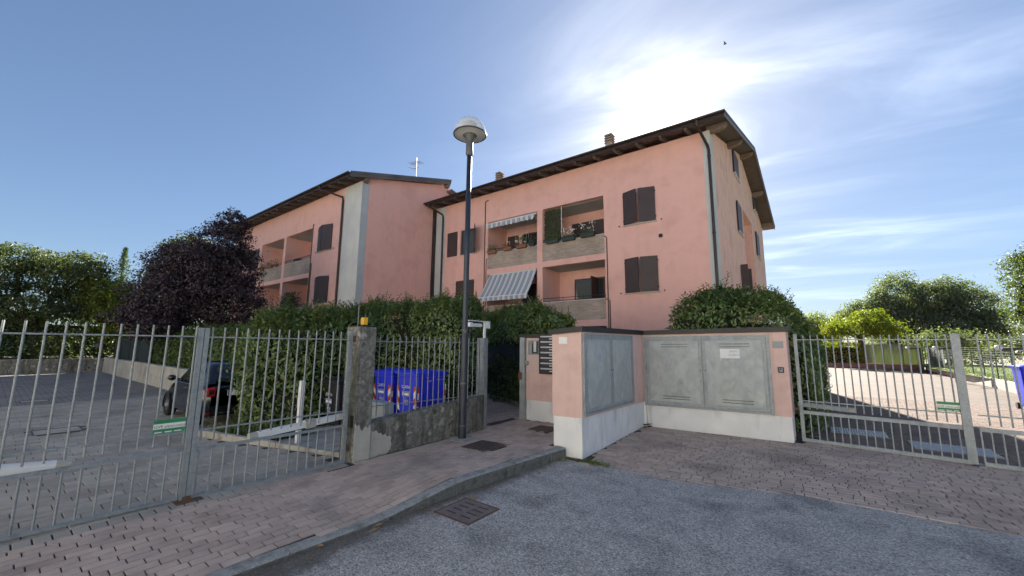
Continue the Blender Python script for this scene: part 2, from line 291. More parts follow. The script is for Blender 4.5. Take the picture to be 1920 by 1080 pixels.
# ------------------------------------------------------------------ geometry helpers
class MB:
    def __init__(s): s.v = []; s.f = []; s.mi = []; s.cur = 0
    def add(s, vs, fs):
        b = len(s.v); s.v.extend([tuple(map(float, p)) for p in vs])
        for f in fs: s.f.append([b+i for i in f]); s.mi.append(s.cur)
        return s
    def box(s, a, b):
        x0, y0, z0 = a; x1, y1, z1 = b
        return s.add([(x0,y0,z0),(x1,y0,z0),(x1,y1,z0),(x0,y1,z0),(x0,y0,z1),(x1,y0,z1),(x1,y1,z1),(x0,y1,z1)],
                     [(0,3,2,1),(4,5,6,7),(0,1,5,4),(1,2,6,5),(2,3,7,6),(3,0,4,7)])
    def obox(s, c, u, v, w):
        c, u, v, w = (np.array(q, float) for q in (c, u, v, w))
        p = [c+a*u+b*v+d*w for d in (-1, 1) for a, b in ((-1,-1),(1,-1),(1,1),(-1,1))]
        return s.add(p, [(0,3,2,1),(4,5,6,7),(0,1,5,4),(1,2,6,5),(2,3,7,6),(3,0,4,7)])
    def bevbox(s, a, b, e):
        """box with chamfered vertical and top edges"""
        x0,y0,z0 = a; x1,y1,z1 = b
        def ring(i, z): return [(x0+i,y0,z),(x1-i,y0,z),(x1,y0+i,z),(x1,y1-i,z),(x1-i,y1,z),(x0+i,y1,z),(x0,y1-i,z),(x0,y0+i,z)]
        def ring2(z): return [(x0+e*1.4,y0+e,z),(x1-e*1.4,y0+e,z),(x1-e,y0+e*1.4,z),(x1-e,y1-e*1.4,z),(x1-e*1.4,y1-e,z),(x0+e*1.4,y1-e,z),(x0+e,y1-e*1.4,z),(x0+e,y0+e*1.4,z)]
        p = ring2(z0)+ring(e, z0+e)+ring(e, z1-e)+ring2(z1)
        f = [tuple(range(7,-1,-1)), tuple(range(24,32))]
        for k in range(3):
            for i in range(8): j = (i+1)%8; f.append((k*8+i,k*8+j,k*8+8+j,k*8+8+i))
        return s.add(p, f)
    def prism(s, poly, z0, z1):
        n = len(poly); zb = z0 if isinstance(z0,(list,tuple)) else [z0]*n; zt = z1 if isinstance(z1,(list,tuple)) else [z1]*n
        p = [(x,y,zb[i]) for i,(x,y) in enumerate(poly)]+[(x,y,zt[i]) for i,(x,y) in enumerate(poly)]
        return s.add(p, [tuple(range(n-1,-1,-1)), tuple(range(n,2*n))]+[(i,(i+1)%n,n+(i+1)%n,n+i) for i in range(n)])
    def tube(s, pts, r, n=8, cap=True):
        pts = [np.array(p, float) for p in pts]; k = len(pts)
        rs = r if isinstance(r,(list,tuple)) else [r]*k
        p = []; prev = None
        for i in range(k):
            d = pts[min(i+1,k-1)]-pts[max(i-1,0)]; d /= np.linalg.norm(d)+1e-12
            if prev is None:
                a = np.array([0,0,1.]) if abs(d[2]) < .9 else np.array([1.,0,0]); u = np.cross(d,a)
            else: u = prev-d*(prev@d)
            u /= np.linalg.norm(u); prev = u; w = np.cross(d,u)
            for j in range(n):
                t = 2*math.pi*(j+.5)/n; p.append(pts[i]+rs[i]*(math.cos(t)*u+math.sin(t)*w))
        f = [(i*n+j,i*n+(j+1)%n,(i+1)*n+(j+1)%n,(i+1)*n+j) for i in range(k-1) for j in range(n)]
        if cap: f += [tuple(range(n-1,-1,-1)), tuple(range((k-1)*n,k*n))]
        return s.add(p, f)
    def lathe(s, prof, c, n=24, cap=False):
        p = [(c[0]+r*math.cos(2*math.pi*j/n), c[1]+r*math.sin(2*math.pi*j/n), c[2]+z) for r,z in prof for j in range(n)]
        k = len(prof)
        f = [(i*n+j,i*n+(j+1)%n,(i+1)*n+(j+1)%n,(i+1)*n+j) for i in range(k-1) for j in range(n)]
        if cap: f += [tuple(range(n-1,-1,-1)), tuple(range((k-1)*n,k*n))]
        return s.add(p, f)
    def quad(s, *p): return s.add(p, [tuple(range(len(p)))])

def link(name, me, parent=None, loc=None):
    o = bpy.data.objects.new(name, me); COL.objects.link(o)
    if parent is not None:
        o.parent = parent
    elif loc is not None: o.location = loc
    return o
def wloc(o):
    v = Vector((0,0,0))
    while o is not None: v += o.location; o = o.parent
    return v
def build(mb, name, m, parent=None, smooth=False, off=None):
    """world-space vertices; parts are stored relative to their parent"""
    me = bpy.data.meshes.new(name)
    d = wloc(parent) if parent is not None else Vector((0,0,0))
    if off is not None: d = Vector(off)
    me.from_pydata([(x-d.x,y-d.y,z-d.z) for x,y,z in mb.v], [], mb.f)
    ms = m if isinstance(m,(list,tuple)) else [m]
    for q in ms: me.materials.append(q)
    if len(ms) > 1: me.polygons.foreach_set('material_index', mb.mi)
    if smooth: me.polygons.foreach_set('use_smooth', [True]*len(me.polygons))
    me.update()
    return link(name, me, parent)
def tag(o, label, cat, group=None, kind=None):
    o['label'] = label; o['category'] = cat
    if group: o['group'] = group
    if kind: o['kind'] = kind
    return o
def thing(name, label, cat, loc, group=None):
    o = bpy.data.objects.new(name, None); COL.objects.link(o); o.location = loc; o.empty_display_size = .2
    return tag(o, label, cat, group)
def struct(mb, name, m, parent=None, kind='structure'):
    o = build(mb, name, m, parent); o['kind'] = kind; return o
def arr_mesh(name, V, F, m):
    me = bpy.data.meshes.new(name); V = np.asarray(V, np.float32); F = np.asarray(F, np.int32)
    me.vertices.add(len(V)); me.vertices.foreach_set('co', V.ravel())
    k = F.shape[1]; me.loops.add(F.size); me.loops.foreach_set('vertex_index', F.ravel())
    me.polygons.add(len(F)); me.polygons.foreach_set('loop_start', np.arange(0, F.size, k, dtype=np.int32)); me.polygons.foreach_set('loop_total', np.full(len(F), k, np.int32))
    me.materials.append(m); me.update(calc_edges=True)
    return me
def unit(a): return a/(np.linalg.norm(a, axis=1, keepdims=True)+1e-9)
def leaf_arrays(P, N, T, L, W, fold=.25):
    P, N, T = np.asarray(P), unit(N), np.asarray(T); T = unit(T-N*(T*N).sum(1, keepdims=True)); B = np.cross(N, T)
    L = np.broadcast_to(np.asarray(L, float).reshape(-1, 1), (len(P), 1)); W = np.broadcast_to(np.asarray(W, float).reshape(-1, 1), (len(P), 1))
    a = P; b = P+T*L*.45+B*W*.5+N*W*fold; c = P+T*L-N*L*.08; d = P+T*L*.45-B*W*.5+N*W*fold
    V = np.stack([a, b, c, d], 1).reshape(-1, 3); i = np.arange(len(P))[:, None]*4
    F = np.concatenate([i+np.array([[0, 1, 2]]), i+np.array([[0, 2, 3]])], 1).reshape(-1, 3)
    return V, F
def leaves(name, m, parent, P, N, T, L, W, fold=.25):
    V, F = leaf_arrays(P, N, T, L, W, fold)
    d = wloc(parent) if parent is not None else Vector((0, 0, 0))
    return link(name, arr_mesh(name, V-np.array(d), F, m), parent)

def hole_wall(mb, O, U, W, rects, u0, u1, w0, w1, depth, D, top=None):
    """wall in the plane O+u*U+w*W with rectangular holes; each hole gets reveals `depth` deep along D"""
    O, U, W, D = (np.array(q, float) for q in (O, U, W, D))
    us = sorted({u0, u1, *[r[0] for r in rects], *[r[1] for r in rects]}); ws = sorted({w0, w1, *[r[2] for r in rects], *[r[3] for r in rects]})
    pt = lambda u, w, d=0: O+u*U+w*W+d*D
    for a, b in zip(us, us[1:]):
        for c, d in zip(ws, ws[1:]):
            if any(r[0] <= (a+b)/2 <= r[1] and r[2] <= (c+d)/2 <= r[3] for r in rects): continue
            mb.quad(pt(a, c), pt(b, c), pt(b, d), pt(a, d))
    for r in rects:
        q = r[4] if len(r) > 4 else depth
        a, b, c, d = r[:4]
        mb.quad(pt(a,c), pt(a,c,q), pt(a,d,q), pt(a,d)); mb.quad(pt(b,c), pt(b,d), pt(b,d,q), pt(b,c,q))
        mb.quad(pt(a,c), pt(b,c), pt(b,c,q), pt(a,c,q)); mb.quad(pt(a,d), pt(a,d,q), pt(b,d,q), pt(b,d))
    return mb
def lettering(text, m, parent, size, origin, xdir, ydir, name='lettering', align='LEFT', shear=0.0, width=None):
    cu = bpy.data.curves.new(name, 'FONT'); cu.body = text; cu.size = size; cu.align_x = align; cu.shear = shear; cu.extrude = .0004
    tmp = bpy.data.objects.new(name, cu); COL.objects.link(tmp)
    me = bpy.data.meshes.new_from_object(tmp.evaluated_get(bpy.context.evaluated_depsgraph_get()))
    bpy.data.objects.remove(tmp)
    x = Vector(xdir).normalized(); y = Vector(ydir).normalized(); z = x.cross(y)
    d = wloc(parent)
    s = 1.0
    if width:
        xs = [v.co.x for v in me.vertices]; s = width/max(1e-6, max(xs)-min(xs))
    for v in me.vertices:
        c = v.co.copy(); v.co = Vector(origin)+x*c.x*s+y*c.y+z*c.z-d
    me.name = name; me.materials.clear(); me.materials.append(m)
    return link(name, me, parent)

# ------------------------------------------------------------------ ground
def lerp(a, b, t): return a+(b-a)*t
def sstep(a, b, x): t = min(1, max(0, (x-a)/(b-a))); return t*t*(3-2*t)
KX = [(-30, -4.02), (-7, -3.97), (1.45, -3.93), (2.9, -3.85), (3.95, -3.80), (5.0, -3.70), (6.1, -3.577), (6.4, -3.55)]
def kx(y):
    for (a, p), (b, q) in zip(KX, KX[1:]):
        if y <= b: return lerp(p, q, (max(y, a)-a)/(b-a))
    return KX[-1][1]
def zk(y): return .045+.12*sstep(2.6, 4.1, y)
def zs(x, y):
    u = min(1, max(0, (kx(y)-x)/1.9))
    return lerp(zk(y), .12+.02*sstep(4, 8, y), u)
def zyard(x, y): return .06+.06*sstep(-9.5, -6.2, x)

g = MB(); g.quad((-700,-500,-.12),(700,-500,-.12),(700,900,-.12),(-700,900,-.12)); struct(g, 'ground', FIELD)
g = MB(); g.add([(-4.1,-60,0),(26,-60,0),(26,6.9,0),(7,6.83,0),(1.6,6.72,0),(-.3,6.66,0),(-.9,6.50,0),(-1.6,6.25,0),(-3.25,6.12,0),(-3.72,6.2,0),(-4.1,3.5,0)], [tuple(range(11))]); struct(g, 'road', ASPH)
g = MB(); g.quad((-60,-60,-.02),(-36,-60,-.02),(-36,60,-.02),(-60,60,-.02)); struct(g, 'meadow', FIELD)

def in_poly(p, poly):
    x, y = p; c = False; n = len(poly)
    for i in range(n):
        x0, y0 = poly[i]; x1, y1 = poly[(i+1) % n]
        if (y0 > y) != (y1 > y) and x < (x1-x0)*(y-y0)/(y1-y0)+x0: c = not c
    return c
PM = {}
def paver_mesh(l, w, m):
    key = (round(l, 3), round(w, 3), m.name)
    if key not in PM:
        a, b, e = l/2-.0052, w/2-.0058, .005
        q = MB()
        rings = [[(-a,-b),(a,-b),(a,b),(-a,b)]]
        p = [(x,y,-.03) for x,y in rings[0]]+[(x,y,-e) for x,y in rings[0]]+[(x*(a-e)/a,y*(b-e)/b,0) for x,y in rings[0]]
        f = [(8,9,10,11)]+[(k*4+i,k*4+(i+1)%4,k*4+4+(i+1)%4,k*4+4+i) for k in (0,1) for i in range(4)]
        q.add(p, f)
        me = bpy.data.meshes.new('paver'); me.from_pydata(q.v, [], q.f); me.materials.append(m); me.update(); PM[key] = (me, q)
    return PM[key]
def pave(parent, poly, origin, ang, lens, roww, m, zf, bond=.33, single=300, holes=(), jit=.0025, keep=None):
    """lay pavers row by row (rows run along `ang`); the ones that show largest become parts, the others one joined part"""
    cu, su = math.cos(ang), math.sin(ang)
    xs = [p[0] for p in poly]; ys = [p[1] for p in poly]
    loc = [((x-origin[0])*cu+(y-origin[1])*su, -(x-origin[0])*su+(y-origin[1])*cu) for x, y in poly]
    u0, u1 = min(p[0] for p in loc), max(p[0] for p in loc); v0, v1 = min(p[1] for p in loc), max(p[1] for p in loc)
    out = []; rr = random.Random(len(poly)*13+int(roww*1e4))
    for r in range(int(math.floor(v0/roww)), int(math.ceil(v1/roww))+1):
        v = (r+.5)*roww; u = u0-((r*bond) % 1.0)*lens[0]-rr.random()*(.05 if len(lens) == 1 else .3); k = rr.randrange(9)
        while u < u1:
            l = lens[0] if len(lens) == 1 else rr.choice(lens); k += 1
            c = u+l/2; x, y = origin[0]+c*cu-v*su, origin[1]+c*su+v*cu; u += l
            if not in_poly((x, y), poly): continue
            if any(in_poly((x, y), h) for h in holes): continue
            if keep and not keep(x, y): continue
            out.append((x, y, l))
    def score(q):
        pr = project((q[0], q[1], 0))
        if pr is None or not (-20 < pr[0] < 1940 and -20 < pr[1] < 1100): return 1e6
        return pr[2]
    out.sort(key=score); V = []; F = []
    for i, (x, y, l) in enumerate(out):
        z = zf(x, y)+rr.uniform(-jit, jit); me, q = paver_mesh(l, roww, m)
        e = .05; nx = -(zf(x+e, y)-zf(x-e, y))/(2*e)+rr.uniform(-.008, .008); ny = -(zf(x, y+e)-zf(x, y-e))/(2*e)+rr.uniform(-.008, .008)
        n = Vector((nx, ny, 1)).normalized(); a = ang+rr.uniform(-.006, .006)
        t = Vector((math.cos(a), math.sin(a), 0)); t = (t-n*t.dot(n)).normalized(); b = n.cross(t)
        M = Matrix(((t.x,b.x,n.x,x),(t.y,b.y,n.y,y),(t.z,b.z,n.z,z),(0,0,0,1)))
        if i < single and score((x, y, l)) < 1e6:
            o = bpy.data.objects.new('paver', me); COL.objects.link(o); o.parent = parent; o.matrix_local = M
        else:
            bb = len(V); V += [tuple(M @ Vector(p)) for p in q.v]; F += [[bb+j for j in f] for f in q.f]
    if V:
        o = build(MB().add(V, F), 'joined_pavers', m, parent); o['kind'] = 'stuff'

def sheet(name, m, poly, zf, res=.35, dz=0.0, kind='structure'):
    """fine sheet following zf inside poly's bounding strip"""
    mb = MB(); xs = [p[0] for p in poly]; ys = [p[1] for p in poly]
    nx = max(1, int((max(xs)-min(xs))/res)); ny = max(1, int((max(ys)-min(ys))/res))
    gx = [lerp(min(xs), max(xs), i/nx) for i in range(nx+1)]; gy = [lerp(min(ys), max(ys), j/ny) for j in range(ny+1)]
    p = [(x, y, zf(x, y)+dz) for y in gy for x in gx]
    f = [(j*(nx+1)+i, j*(nx+1)+i+1, (j+1)*(nx+1)+i+1, (j+1)*(nx+1)+i) for j in range(ny) for i in range(nx) if in_poly(((gx[i]+gx[i+1])/2, (gy[j]+gy[j+1])/2), poly)]
    mb.add(p, f); return struct(mb, name, m, kind=kind)

# kerb
kerb = bpy.data.objects.new('kerb', None); COL.objects.link(kerb); kerb['kind'] = 'structure'
y = -8.0
while y < 6.2:
    y1 = min(y+.98, 6.24); mb = MB(); ks = [lerp(y, y1, i/6) for i in range(7)]
    prof = []
    for q in ks:
        x = kx(q); z = zk(q); w = .125
        prof.append([(x+.022,q,-.12),(x+.012,q,z-.022),(x-.006,q,z-.005),(x-.02,q,z),(x-w,q,z),(x-w,q,-.12)])
    p = [c for r in prof for c in r]
    f = [(i*6+j,i*6+(j+1)%6,(i+1)*6+(j+1)%6,(i+1)*6+j) for i in range(6) for j in range(6)]+[tuple(range(6)), tuple(range(36,42))[::-1]]
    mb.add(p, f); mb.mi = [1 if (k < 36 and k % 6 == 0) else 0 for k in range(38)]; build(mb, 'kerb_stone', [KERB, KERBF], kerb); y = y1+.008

# sidewalk with its brick pavers; the grey soldier course runs under the gates
SW = [(-5.62,-8),(-4.08,-8),(-4.05,1.45),(-3.975,2.9),(-3.92,3.95),(-3.82,5.0),(-3.70,6.1),(-3.68,6.27),(-3.83,6.30),(-3.83,8.02),(-5.7,8.02),(-5.7,9.0),(-10.5,11.4),(-12,9.8),(-9,7.1),(-5.72,6.6),(-5.72,3.6),(-5.62,3.5)]
sheet('sidewalk', JOINT, [(-5.88,-8),(-4.05,-8),(-4.02,1.45),(-3.93,2.9),(-3.88,3.95),(-3.78,5.0),(-3.66,6.1),(-3.65,6.5),(-3.7,8.1),(-5.0,12),(-12,12),(-12,9.6),(-9,6.9),(-5.74,6.56),(-5.74,3.5),(-5.88,3.45)], zs, .1, -.012)
SWO = bpy.data.objects['sidewalk']
MH1 = [(-5.03,5.24),(-4.46,5.22),(-4.43,5.74),(-5.06,5.80)]
MH2 = [(-4.95,7.12),(-4.45,7.12),(-4.45,7.6),(-4.95,7.6)]
CHD = [(-6.0,6.9),(-5.82,6.9),(-5.82,7.95),(-6.0,7.95)]
FOOT = [(-5.56,5.56),(-5.36,5.56),(-5.36,5.76),(-5.56,5.76)]
pave(SWO, SW, (-4.05, 1.0), R(90.5), [.215], .107, PAVE_S, zs, .37, holes=(MH1, MH2, CHD, FOOT))
V = []
for i in range(96):
    yy = -8+.12*i
    if yy > 3.50: break
    me, q = paver_mesh(.118, .24, PAVE_Y)
    o = bpy.data.objects.new('paver', me); COL.objects.link(o); o.parent = SWO; o.matrix_local = Matrix.Translation((-5.745, yy, zs(-5.745, yy)+.001)) @ Matrix.Rotation(R(90), 4, 'Z')

# courtyard on the left
YARD = [(-18,-8),(-5.87,-8),(-5.87,3.55),(-9.9,2.76),(-10.0,4.42),(-18,4.42)]
sheet('courtyard', JOINT, [(-18,-8),(-5.86,-8),(-5.86,4.45),(-18,4.45)], zyard, .5, -.012)
LID1 = [(-12.95,.75),(-12.25,.75),(-12.25,1.45),(-12.95,1.45)]
pave(bpy.data.objects['courtyard'], YARD, (-6.0, 0), R(90), [.285], .205, PAVE_Y, zyard, .5, holes=(LID1,), jit=.003)
mb = MB(); mb.quad((-34.6,-20,.052),(-18,-20,.052),(-18,4.45,.052),(-34.6,4.45,.052)); mb.quad((-18,-60,.047),(-5.87,-60,.047),(-5.87,-8,.047),(-18,-8,.047)); struct(mb, 'courtyard_far_end', FAR_Y)
for x0, y0, s in ((-12.95,.75,.7),(-19.5,.8,.6),(-26.4,.85,.6)):
    t = thing('inspection_cover', 'square paved inspection cover in the courtyard, %s' % {-12.95:'the one nearest the gate', -19.5:'the middle one in the row', -26.4:'the farthest one from the gate'}[x0], 'manhole cover', (x0, y0, .06), 'courtyard inspection covers')
    z = .055 if x0 > -18 else .054
    build(MB().box((x0+.03,y0+.03,z-.05),(x0+s-.03,y0+s-.03,z+.006)), 'lid', PAVE_Y, t)
    f = MB()
    for a, b in (((x0,y0),(x0+s,y0+.03)),((x0,y0+s-.03),(x0+s,y0+s)),((x0,y0+.03),(x0+.03,y0+s-.03)),((x0+s-.03,y0+.03),(x0+s,y0+s-.03))): f.box((*a,z-.05),(*b,z+.012))
    build(f, 'frame', IRON, t)

# apron in front of the meter wall and the yard behind the right gate
AP = [(-3.24,6.09),(-1.6,6.22),(-.9,6.47),(-.3,6.64),(1.6,6.69),(7,6.8),(7,10.2),(-.3,10.25),(-.4,9.97),(-3.36,9.72)]
za = lambda x, y: .006+.012*sstep(6, 9, y)
sheet('apron', JOINT, [(-3.6,6.0),(7,6.6),(7,10.3),(-.3,10.35),(-3.6,10.0)], za, .15, -.012)
pave(bpy.data.objects['apron'], AP, (0, 6.645), R(.6), [.255,.255,.16,.105], .113, PAVE_A, za, .4)
zr = lambda x, y: .016
RY = [(-.15,10.36),(7,9.8),(6.6,21),(.05,21)]
mb = MB(); mb.quad((-.6,10.3,.006),(7.2,9.6,.006),(7.2,21.2,.006),(-.6,21.2,.006)); struct(mb, 'driveway', JOINT)
GR1 = [(.17,11.82),(1.12,11.78),(1.12,12.5),(.17,12.52)]; GR2 = [(1.4,11.0),(2.5,10.95),(2.5,11.72),(1.4,11.75)]
pave(bpy.data.objects['driveway'], RY, (0, 10.4), R(1.0), [.235], .113, PAVE_R, zr, .45, holes=(GR1, GR2))
mb = MB(); mb.quad((-.6,21.0,.013),(6.75,21.0,.013),(8.2,56,.013),(-3,56,.013)); struct(mb, 'driveway_far_end', FAR_R)
# garden and lawn
mb = MB(); mb.quad((-10.0,2.72,.055),(-5.95,3.6,.1),(-5.75,6.6,.1),(-10.0,9.6,.06)); mb.quad((-12.5,4.3,.05),(-10,2.9,.05),(-10,17,.05),(-12.5,17,.05)); mb.quad((-10,9.6,.06),(-3.3,9.6,.06),(-2.0,17,.06),(-10,17,.06)); mb.quad((-3.3,10.3,.055),(-.35,10.3,.055),(.05,40,.055),(-3.3,40,.055)); struct(mb, 'garden_soil', SOIL)
mb = MB(); mb.box((-34.3,4.72,-.1),(-12.4,11.1,.84)); mb.box((-60,-30,-.1),(-34.86,11.1,.80)); struct(mb, 'raised_garden', SOIL)
mb = MB(); mb.quad((6.9,12,.44),(60,12,.44),(60,54,.44),(6.9,54,.44)); mb.quad((6.9,54,.44),(60,54,.44),(60,12,.44),(6.9,12,.44)); struct(MB().quad((6.95,12,.44),(70,12,.44),(70,52,.44),(6.95,52,.44)), 'lawn', LAWN)
n = 16000; P = np.stack([7.0+rng.random(n)**1.6*14, 20+rng.random(n)*31, np.full(n, .44)], 1)
o = leaves('lawn_grass', GRASS, None, P, rng.normal(size=(n,3))*[1,1,.15], rng.normal(size=(n,3))*.35+[0,0,1], .05+.07*rng.random(n), .02+.012*rng.random(n), .1)
tag(o, 'sunlit short grass on the lawn beyond the wire fence', 'grass', kind='stuff')

# ------------------------------------------------------------------ street metal and small things on the ground
t = thing('road_drain', 'rusty brown iron drain grate with eight slots set in the asphalt', 'drain', (-3.35,3.58,0))
mb = MB(); slots = []
for i in range(4):
    yy = 3.43+i*.10
    slots += [(-3.535,-3.385,yy,yy+.03),(-3.315,-3.165,yy,yy+.03)]
hole_wall(mb, (0,0,.006), (1,0,0), (0,1,0), slots, -3.60,-3.10,3.34,3.83, .03, (0,0,-1)); build(mb, 'grate', mat('drain_iron', [(.15,.122,.112),(.24,.20,.185)], .75, metal=.2, scale=9, fine=.2, bump=.4, bscale=70), t)
mb = MB()
for a, b in (((-3.625,3.315),(-3.60,3.855)),((-3.10,3.315),(-3.075,3.855)),((-3.60,3.315),(-3.10,3.34)),((-3.60,3.83),(-3.10,3.855))): mb.box((*a,-.03),(*b,.007))
build(mb, 'frame', RUST, t); build(MB().quad((-3.6,3.34,.0045),(-3.1,3.34,.0045),(-3.1,3.83,.0045),(-3.6,3.83,.0045)), 'pit', DARKIN, t)
def manhole(label, cx, cy, s, z, ang):
    t = thing('manhole_cover', label, 'manhole cover', (cx, cy, z))
    c, q = math.cos(ang), math.sin(ang); u = np.array([c,q,0]); v = np.array([-q,c,0]); P = np.array([cx,cy,z])
    mb = MB().obox(P+[0,0,-.02], u*s*.46, v*s*.46, (0,0,.022)); build(mb, 'lid', IRON, t)
    mb = MB()
    for d in (-1, 1):
        mb.obox(P+u*d*s*.485+[0,0,-.02], u*s*.018, v*s*.505, (0,0,.025)); mb.obox(P+v*d*s*.485+[0,0,-.02], u*s*.46, v*s*.018, (0,0,.025))
    build(mb, 'frame', RUST, t); mb = MB()
    for i in range(12):
        for j in range(12):
            a = R(45 if (i+j)%2 else -45); w = u*math.cos(a)+v*math.sin(a); x = np.cross([0,0,1],w)
            mb.obox(P+u*(i-5.5)*s*.073+v*(j-5.5)*s*.073+[0,0,.003], w*s*.028, x*s*.009, (0,0,.002))
    o = build(mb, 'tread_pattern', IRON, t); o['kind'] = 'stuff'
manhole('square rusty iron manhole cover in the brick sidewalk beside the lamp post', -4.745, 5.5, .60, zs(-4.745,5.5)+.002, R(3))
manhole('small dark iron cover in the path below the letterboxes', -4.7, 7.36, .5, zs(-4.7,7.36)+.002, 0)
t = thing('channel_drain', 'dark narrow channel drain across the pedestrian gateway', 'drain', (-5.91,7.4,.13)); mb = MB()
for i in range(21): mb.box((-5.99,6.92+i*.049,.10),(-5.83,6.945+i*.049,.142))
build(mb, 'grate', IRON, t); build(MB().box((-6.005,6.9,.1),(-5.99,7.95,.144)).box((-5.83,6.9,.1),(-5.815,7.95,.144)), 'frame', IRON, t)
for lab, P in (('striped steel floor grating behind the right gate, next to the hedge', GR1), ('striped steel floor grating behind the right gate, next to the centre post', GR2)):
    t = thing('floor_grating', lab, 'grating', (P[0][0],P[0][1],.02)); x0, y0 = P[0][0], min(P[0][1],P[1][1]); x1, y1 = P[1][0], P[2][1]; n = int((x1-x0)/.045)
    for i in range(n): build(MB().box((x0+i*(x1-x0)/n,y0,.0),(x0+i*(x1-x0)/n+.027,y1,.03)), 'grating_bar', WHGALV, t)
    build(MB().box((x0-.03,y0-.03,0),(x1+.02,y0,.032)).box((x0-.03,y1,0),(x1+.02,y1+.03,.032)).box((x0-.03,y0,0),(x0-.002,y1,.032)), 'frame', GALV, t); build(MB().quad((x0,y0,.008),(x1,y0,.008),(x1,y1,.008),(x0,y1,.008)), 'pit', DARKIN, t)

# ------------------------------------------------------------------ buildings
UX, UZ, UYV = (1,0,0), (0,0,1), (0,1,0)
def shutter_pair(par, x0, x1, z0, z1, Y, ajar, ajr=0.0):
    """closed pair of leaf shutters on a facade facing -Y; the left leaf swung open by `ajar` radians"""
    w = MB().box((x0-.05,Y-.09,z0-.05),(x1+.05,Y+.02,z0-.015)); win = build(w, 'window', PALE, par)
    xm = (x0+x1)/2
    L = xm-x0-.008; c, s = math.cos(ajr), math.sin(ajr)
    build(MB().obox((x1-c*L/2, Y-.034-s*L/2, (z0+z1)/2), (c*L/2,s*L/2,0), (-s*.021,c*.021,0), (0,0,(z1-z0)/2)), 'shutter', SHUT, win)
    c, s = math.cos(ajar), math.sin(ajar)
    build(MB().obox((x0+c*L/2, Y-.034-s*L/2, (z0+z1)/2), (c*L/2,-s*L/2,0), (s*.021,c*.021,0), (0,0,(z1-z0)/2)), 'shutter', SHUT, win)
    hb = MB()
    for x, d in ((x0,-1),(x1,1)):
        for z in (z0+.18, z1-.18): hb.box((x-.015 if d<0 else x-.03,Y-.07,z-.03),(x+.03 if d<0 else x+.015,Y-.01,z+.03))
        hb.box((x+d*.22-.02,Y-.05,z0-.02),(x+d*.22+.02,Y+.01,z0+.03))
    build(hb, 'hinge', BLACKM, win)
    build(MB().box((x0+.05,Y+.006,z0),(x1-.05,Y+.01,z1)), 'pane', DARKIN, win)
    return win
def balcony_rail(par, x0, x1, zb, Y):
    mb = MB()
    mb.tube([(x0,Y+.06,zb+.20),(x1,Y+.06,zb+.20)], .016, 6); mb.tube([(x0,Y+.06,zb+.06),(x1,Y+.06,zb+.06)], .016, 6)
    n = 3
    for i in range(n+1):
        x = lerp(x0+.02, x1-.02, i/n); mb.tube([(x,Y+.06,zb),(x,Y+.06,zb+.2)], .012, 6)
    build(mb, 'railing', BLACKM, par)
def balcony(par, x0, x1, z0, z1, Y, depth, doors, panel=.9, shelf=None):
    """room of a loggia behind its opening: ceiling, floor, back wall with doors, brick parapet"""
    mb = MB().quad((x0,Y+.02,z1),(x1,Y+.02,z1),(x1,Y+depth,z1),(x0,Y+depth,z1)); build(MB().box((x0-.01,Y+.3,z1-.004),(x1+.01,Y+depth,z1+.05)), 'balcony_ceiling', CEIL, par)
    build(MB().box((x0-.02,Y+depth+.001,z0-.05),(x1+.02,Y+depth+.1,z1+.05)), 'loggia_wall', PINK, par)
    build(MB().box((x0,Y+.12,z0),(x1,Y+depth,z0+.06)), 'balcony_floor', CONCL, par)
    build(MB().box((x0+.004,Y+.035,z0+.004),(x1-.004,Y+.16,z0+panel)), 'brick_parapet', BRICKP, par)
    build(MB().box((x0+.004,Y+.02,z0+panel),(x1-.004,Y+.175,z0+panel+.03)), 'coping', PALE, par)
    for a, b, kind in doors:
        d = MB()
        for p, q in (((a,z0+.06),(a+.07,z0+2.2)),((b-.07,z0+.06),(b,z0+2.2)),((a+.07,z0+2.13),(b-.07,z0+2.2))): d.box((p[0],Y+depth-.05,p[1]),(q[0],Y+depth+.0,q[1]))
        fr = build(d, 'door', SHUT, par)
        if kind == 'shut':
            xm = (a+b)/2; build(MB().box((a+.07,Y+depth-.04,z0+.07),(xm-.005,Y+depth-.01,z0+2.13)), 'shutter', SHUT, fr); build(MB().box((xm+.005,Y+depth-.04,z0+.07),(b-.07,Y+depth-.01,z0+2.13)), 'shutter', SHUT, fr)
        else:
            build(MB().box((a+.07,Y+depth-.03,z0+.07),(b-.07,Y+depth-.015,z0+2.13)), 'pane', GLASS, fr)
            if kind == 'curtain': build(MB().box((a+.14,Y+depth-.036,z0+.2),(lerp(a,b,.55),Y+depth-.031,z0+2.0)), 'curtain', SCREEN, fr)
        if kind == 'open': build(MB().box((b,Y+depth-.75,z0+.07),(b+.045,Y+depth-.02,z0+2.13)), 'shutter', SHUT, fr)
def drainpipe(par, pts, r=.055, m=GUTTER, clips=()):
    o = build(MB().tube(pts, r, 10), 'drainpipe', m, par, smooth=False)
    for z in clips:
        p = pts[-1]; build(MB().lathe([(r+.012,-.03),(r+.012,.03)], (p[0],p[1],z), 12, True), 'bracket', m, o)
def rafters(par, xs, Yw, Ye, zt, slope, w=.10, h=.17):
    for x in xs:
        mb = MB(); z0 = zt-.0; 
        P = [(Ye,z0),(Yw+.25,z0+slope*(Yw+.25-Ye)),(Yw+.25,z0-h+slope*(Yw+.25-Ye)),(Ye+.12,z0-h+slope*.12),(Ye,z0-h*.55)]
        mb.add([(x-w/2,a,b) for a,b in P]+[(x+w/2,a,b) for a,b in P], [(0,1,2,3,4),(9,8,7,6,5)]+[(i,5+i,5+(i+1)%5,(i+1)%5) for i in range(5)])
        build(mb, 'rafter', DARKWOOD, par)

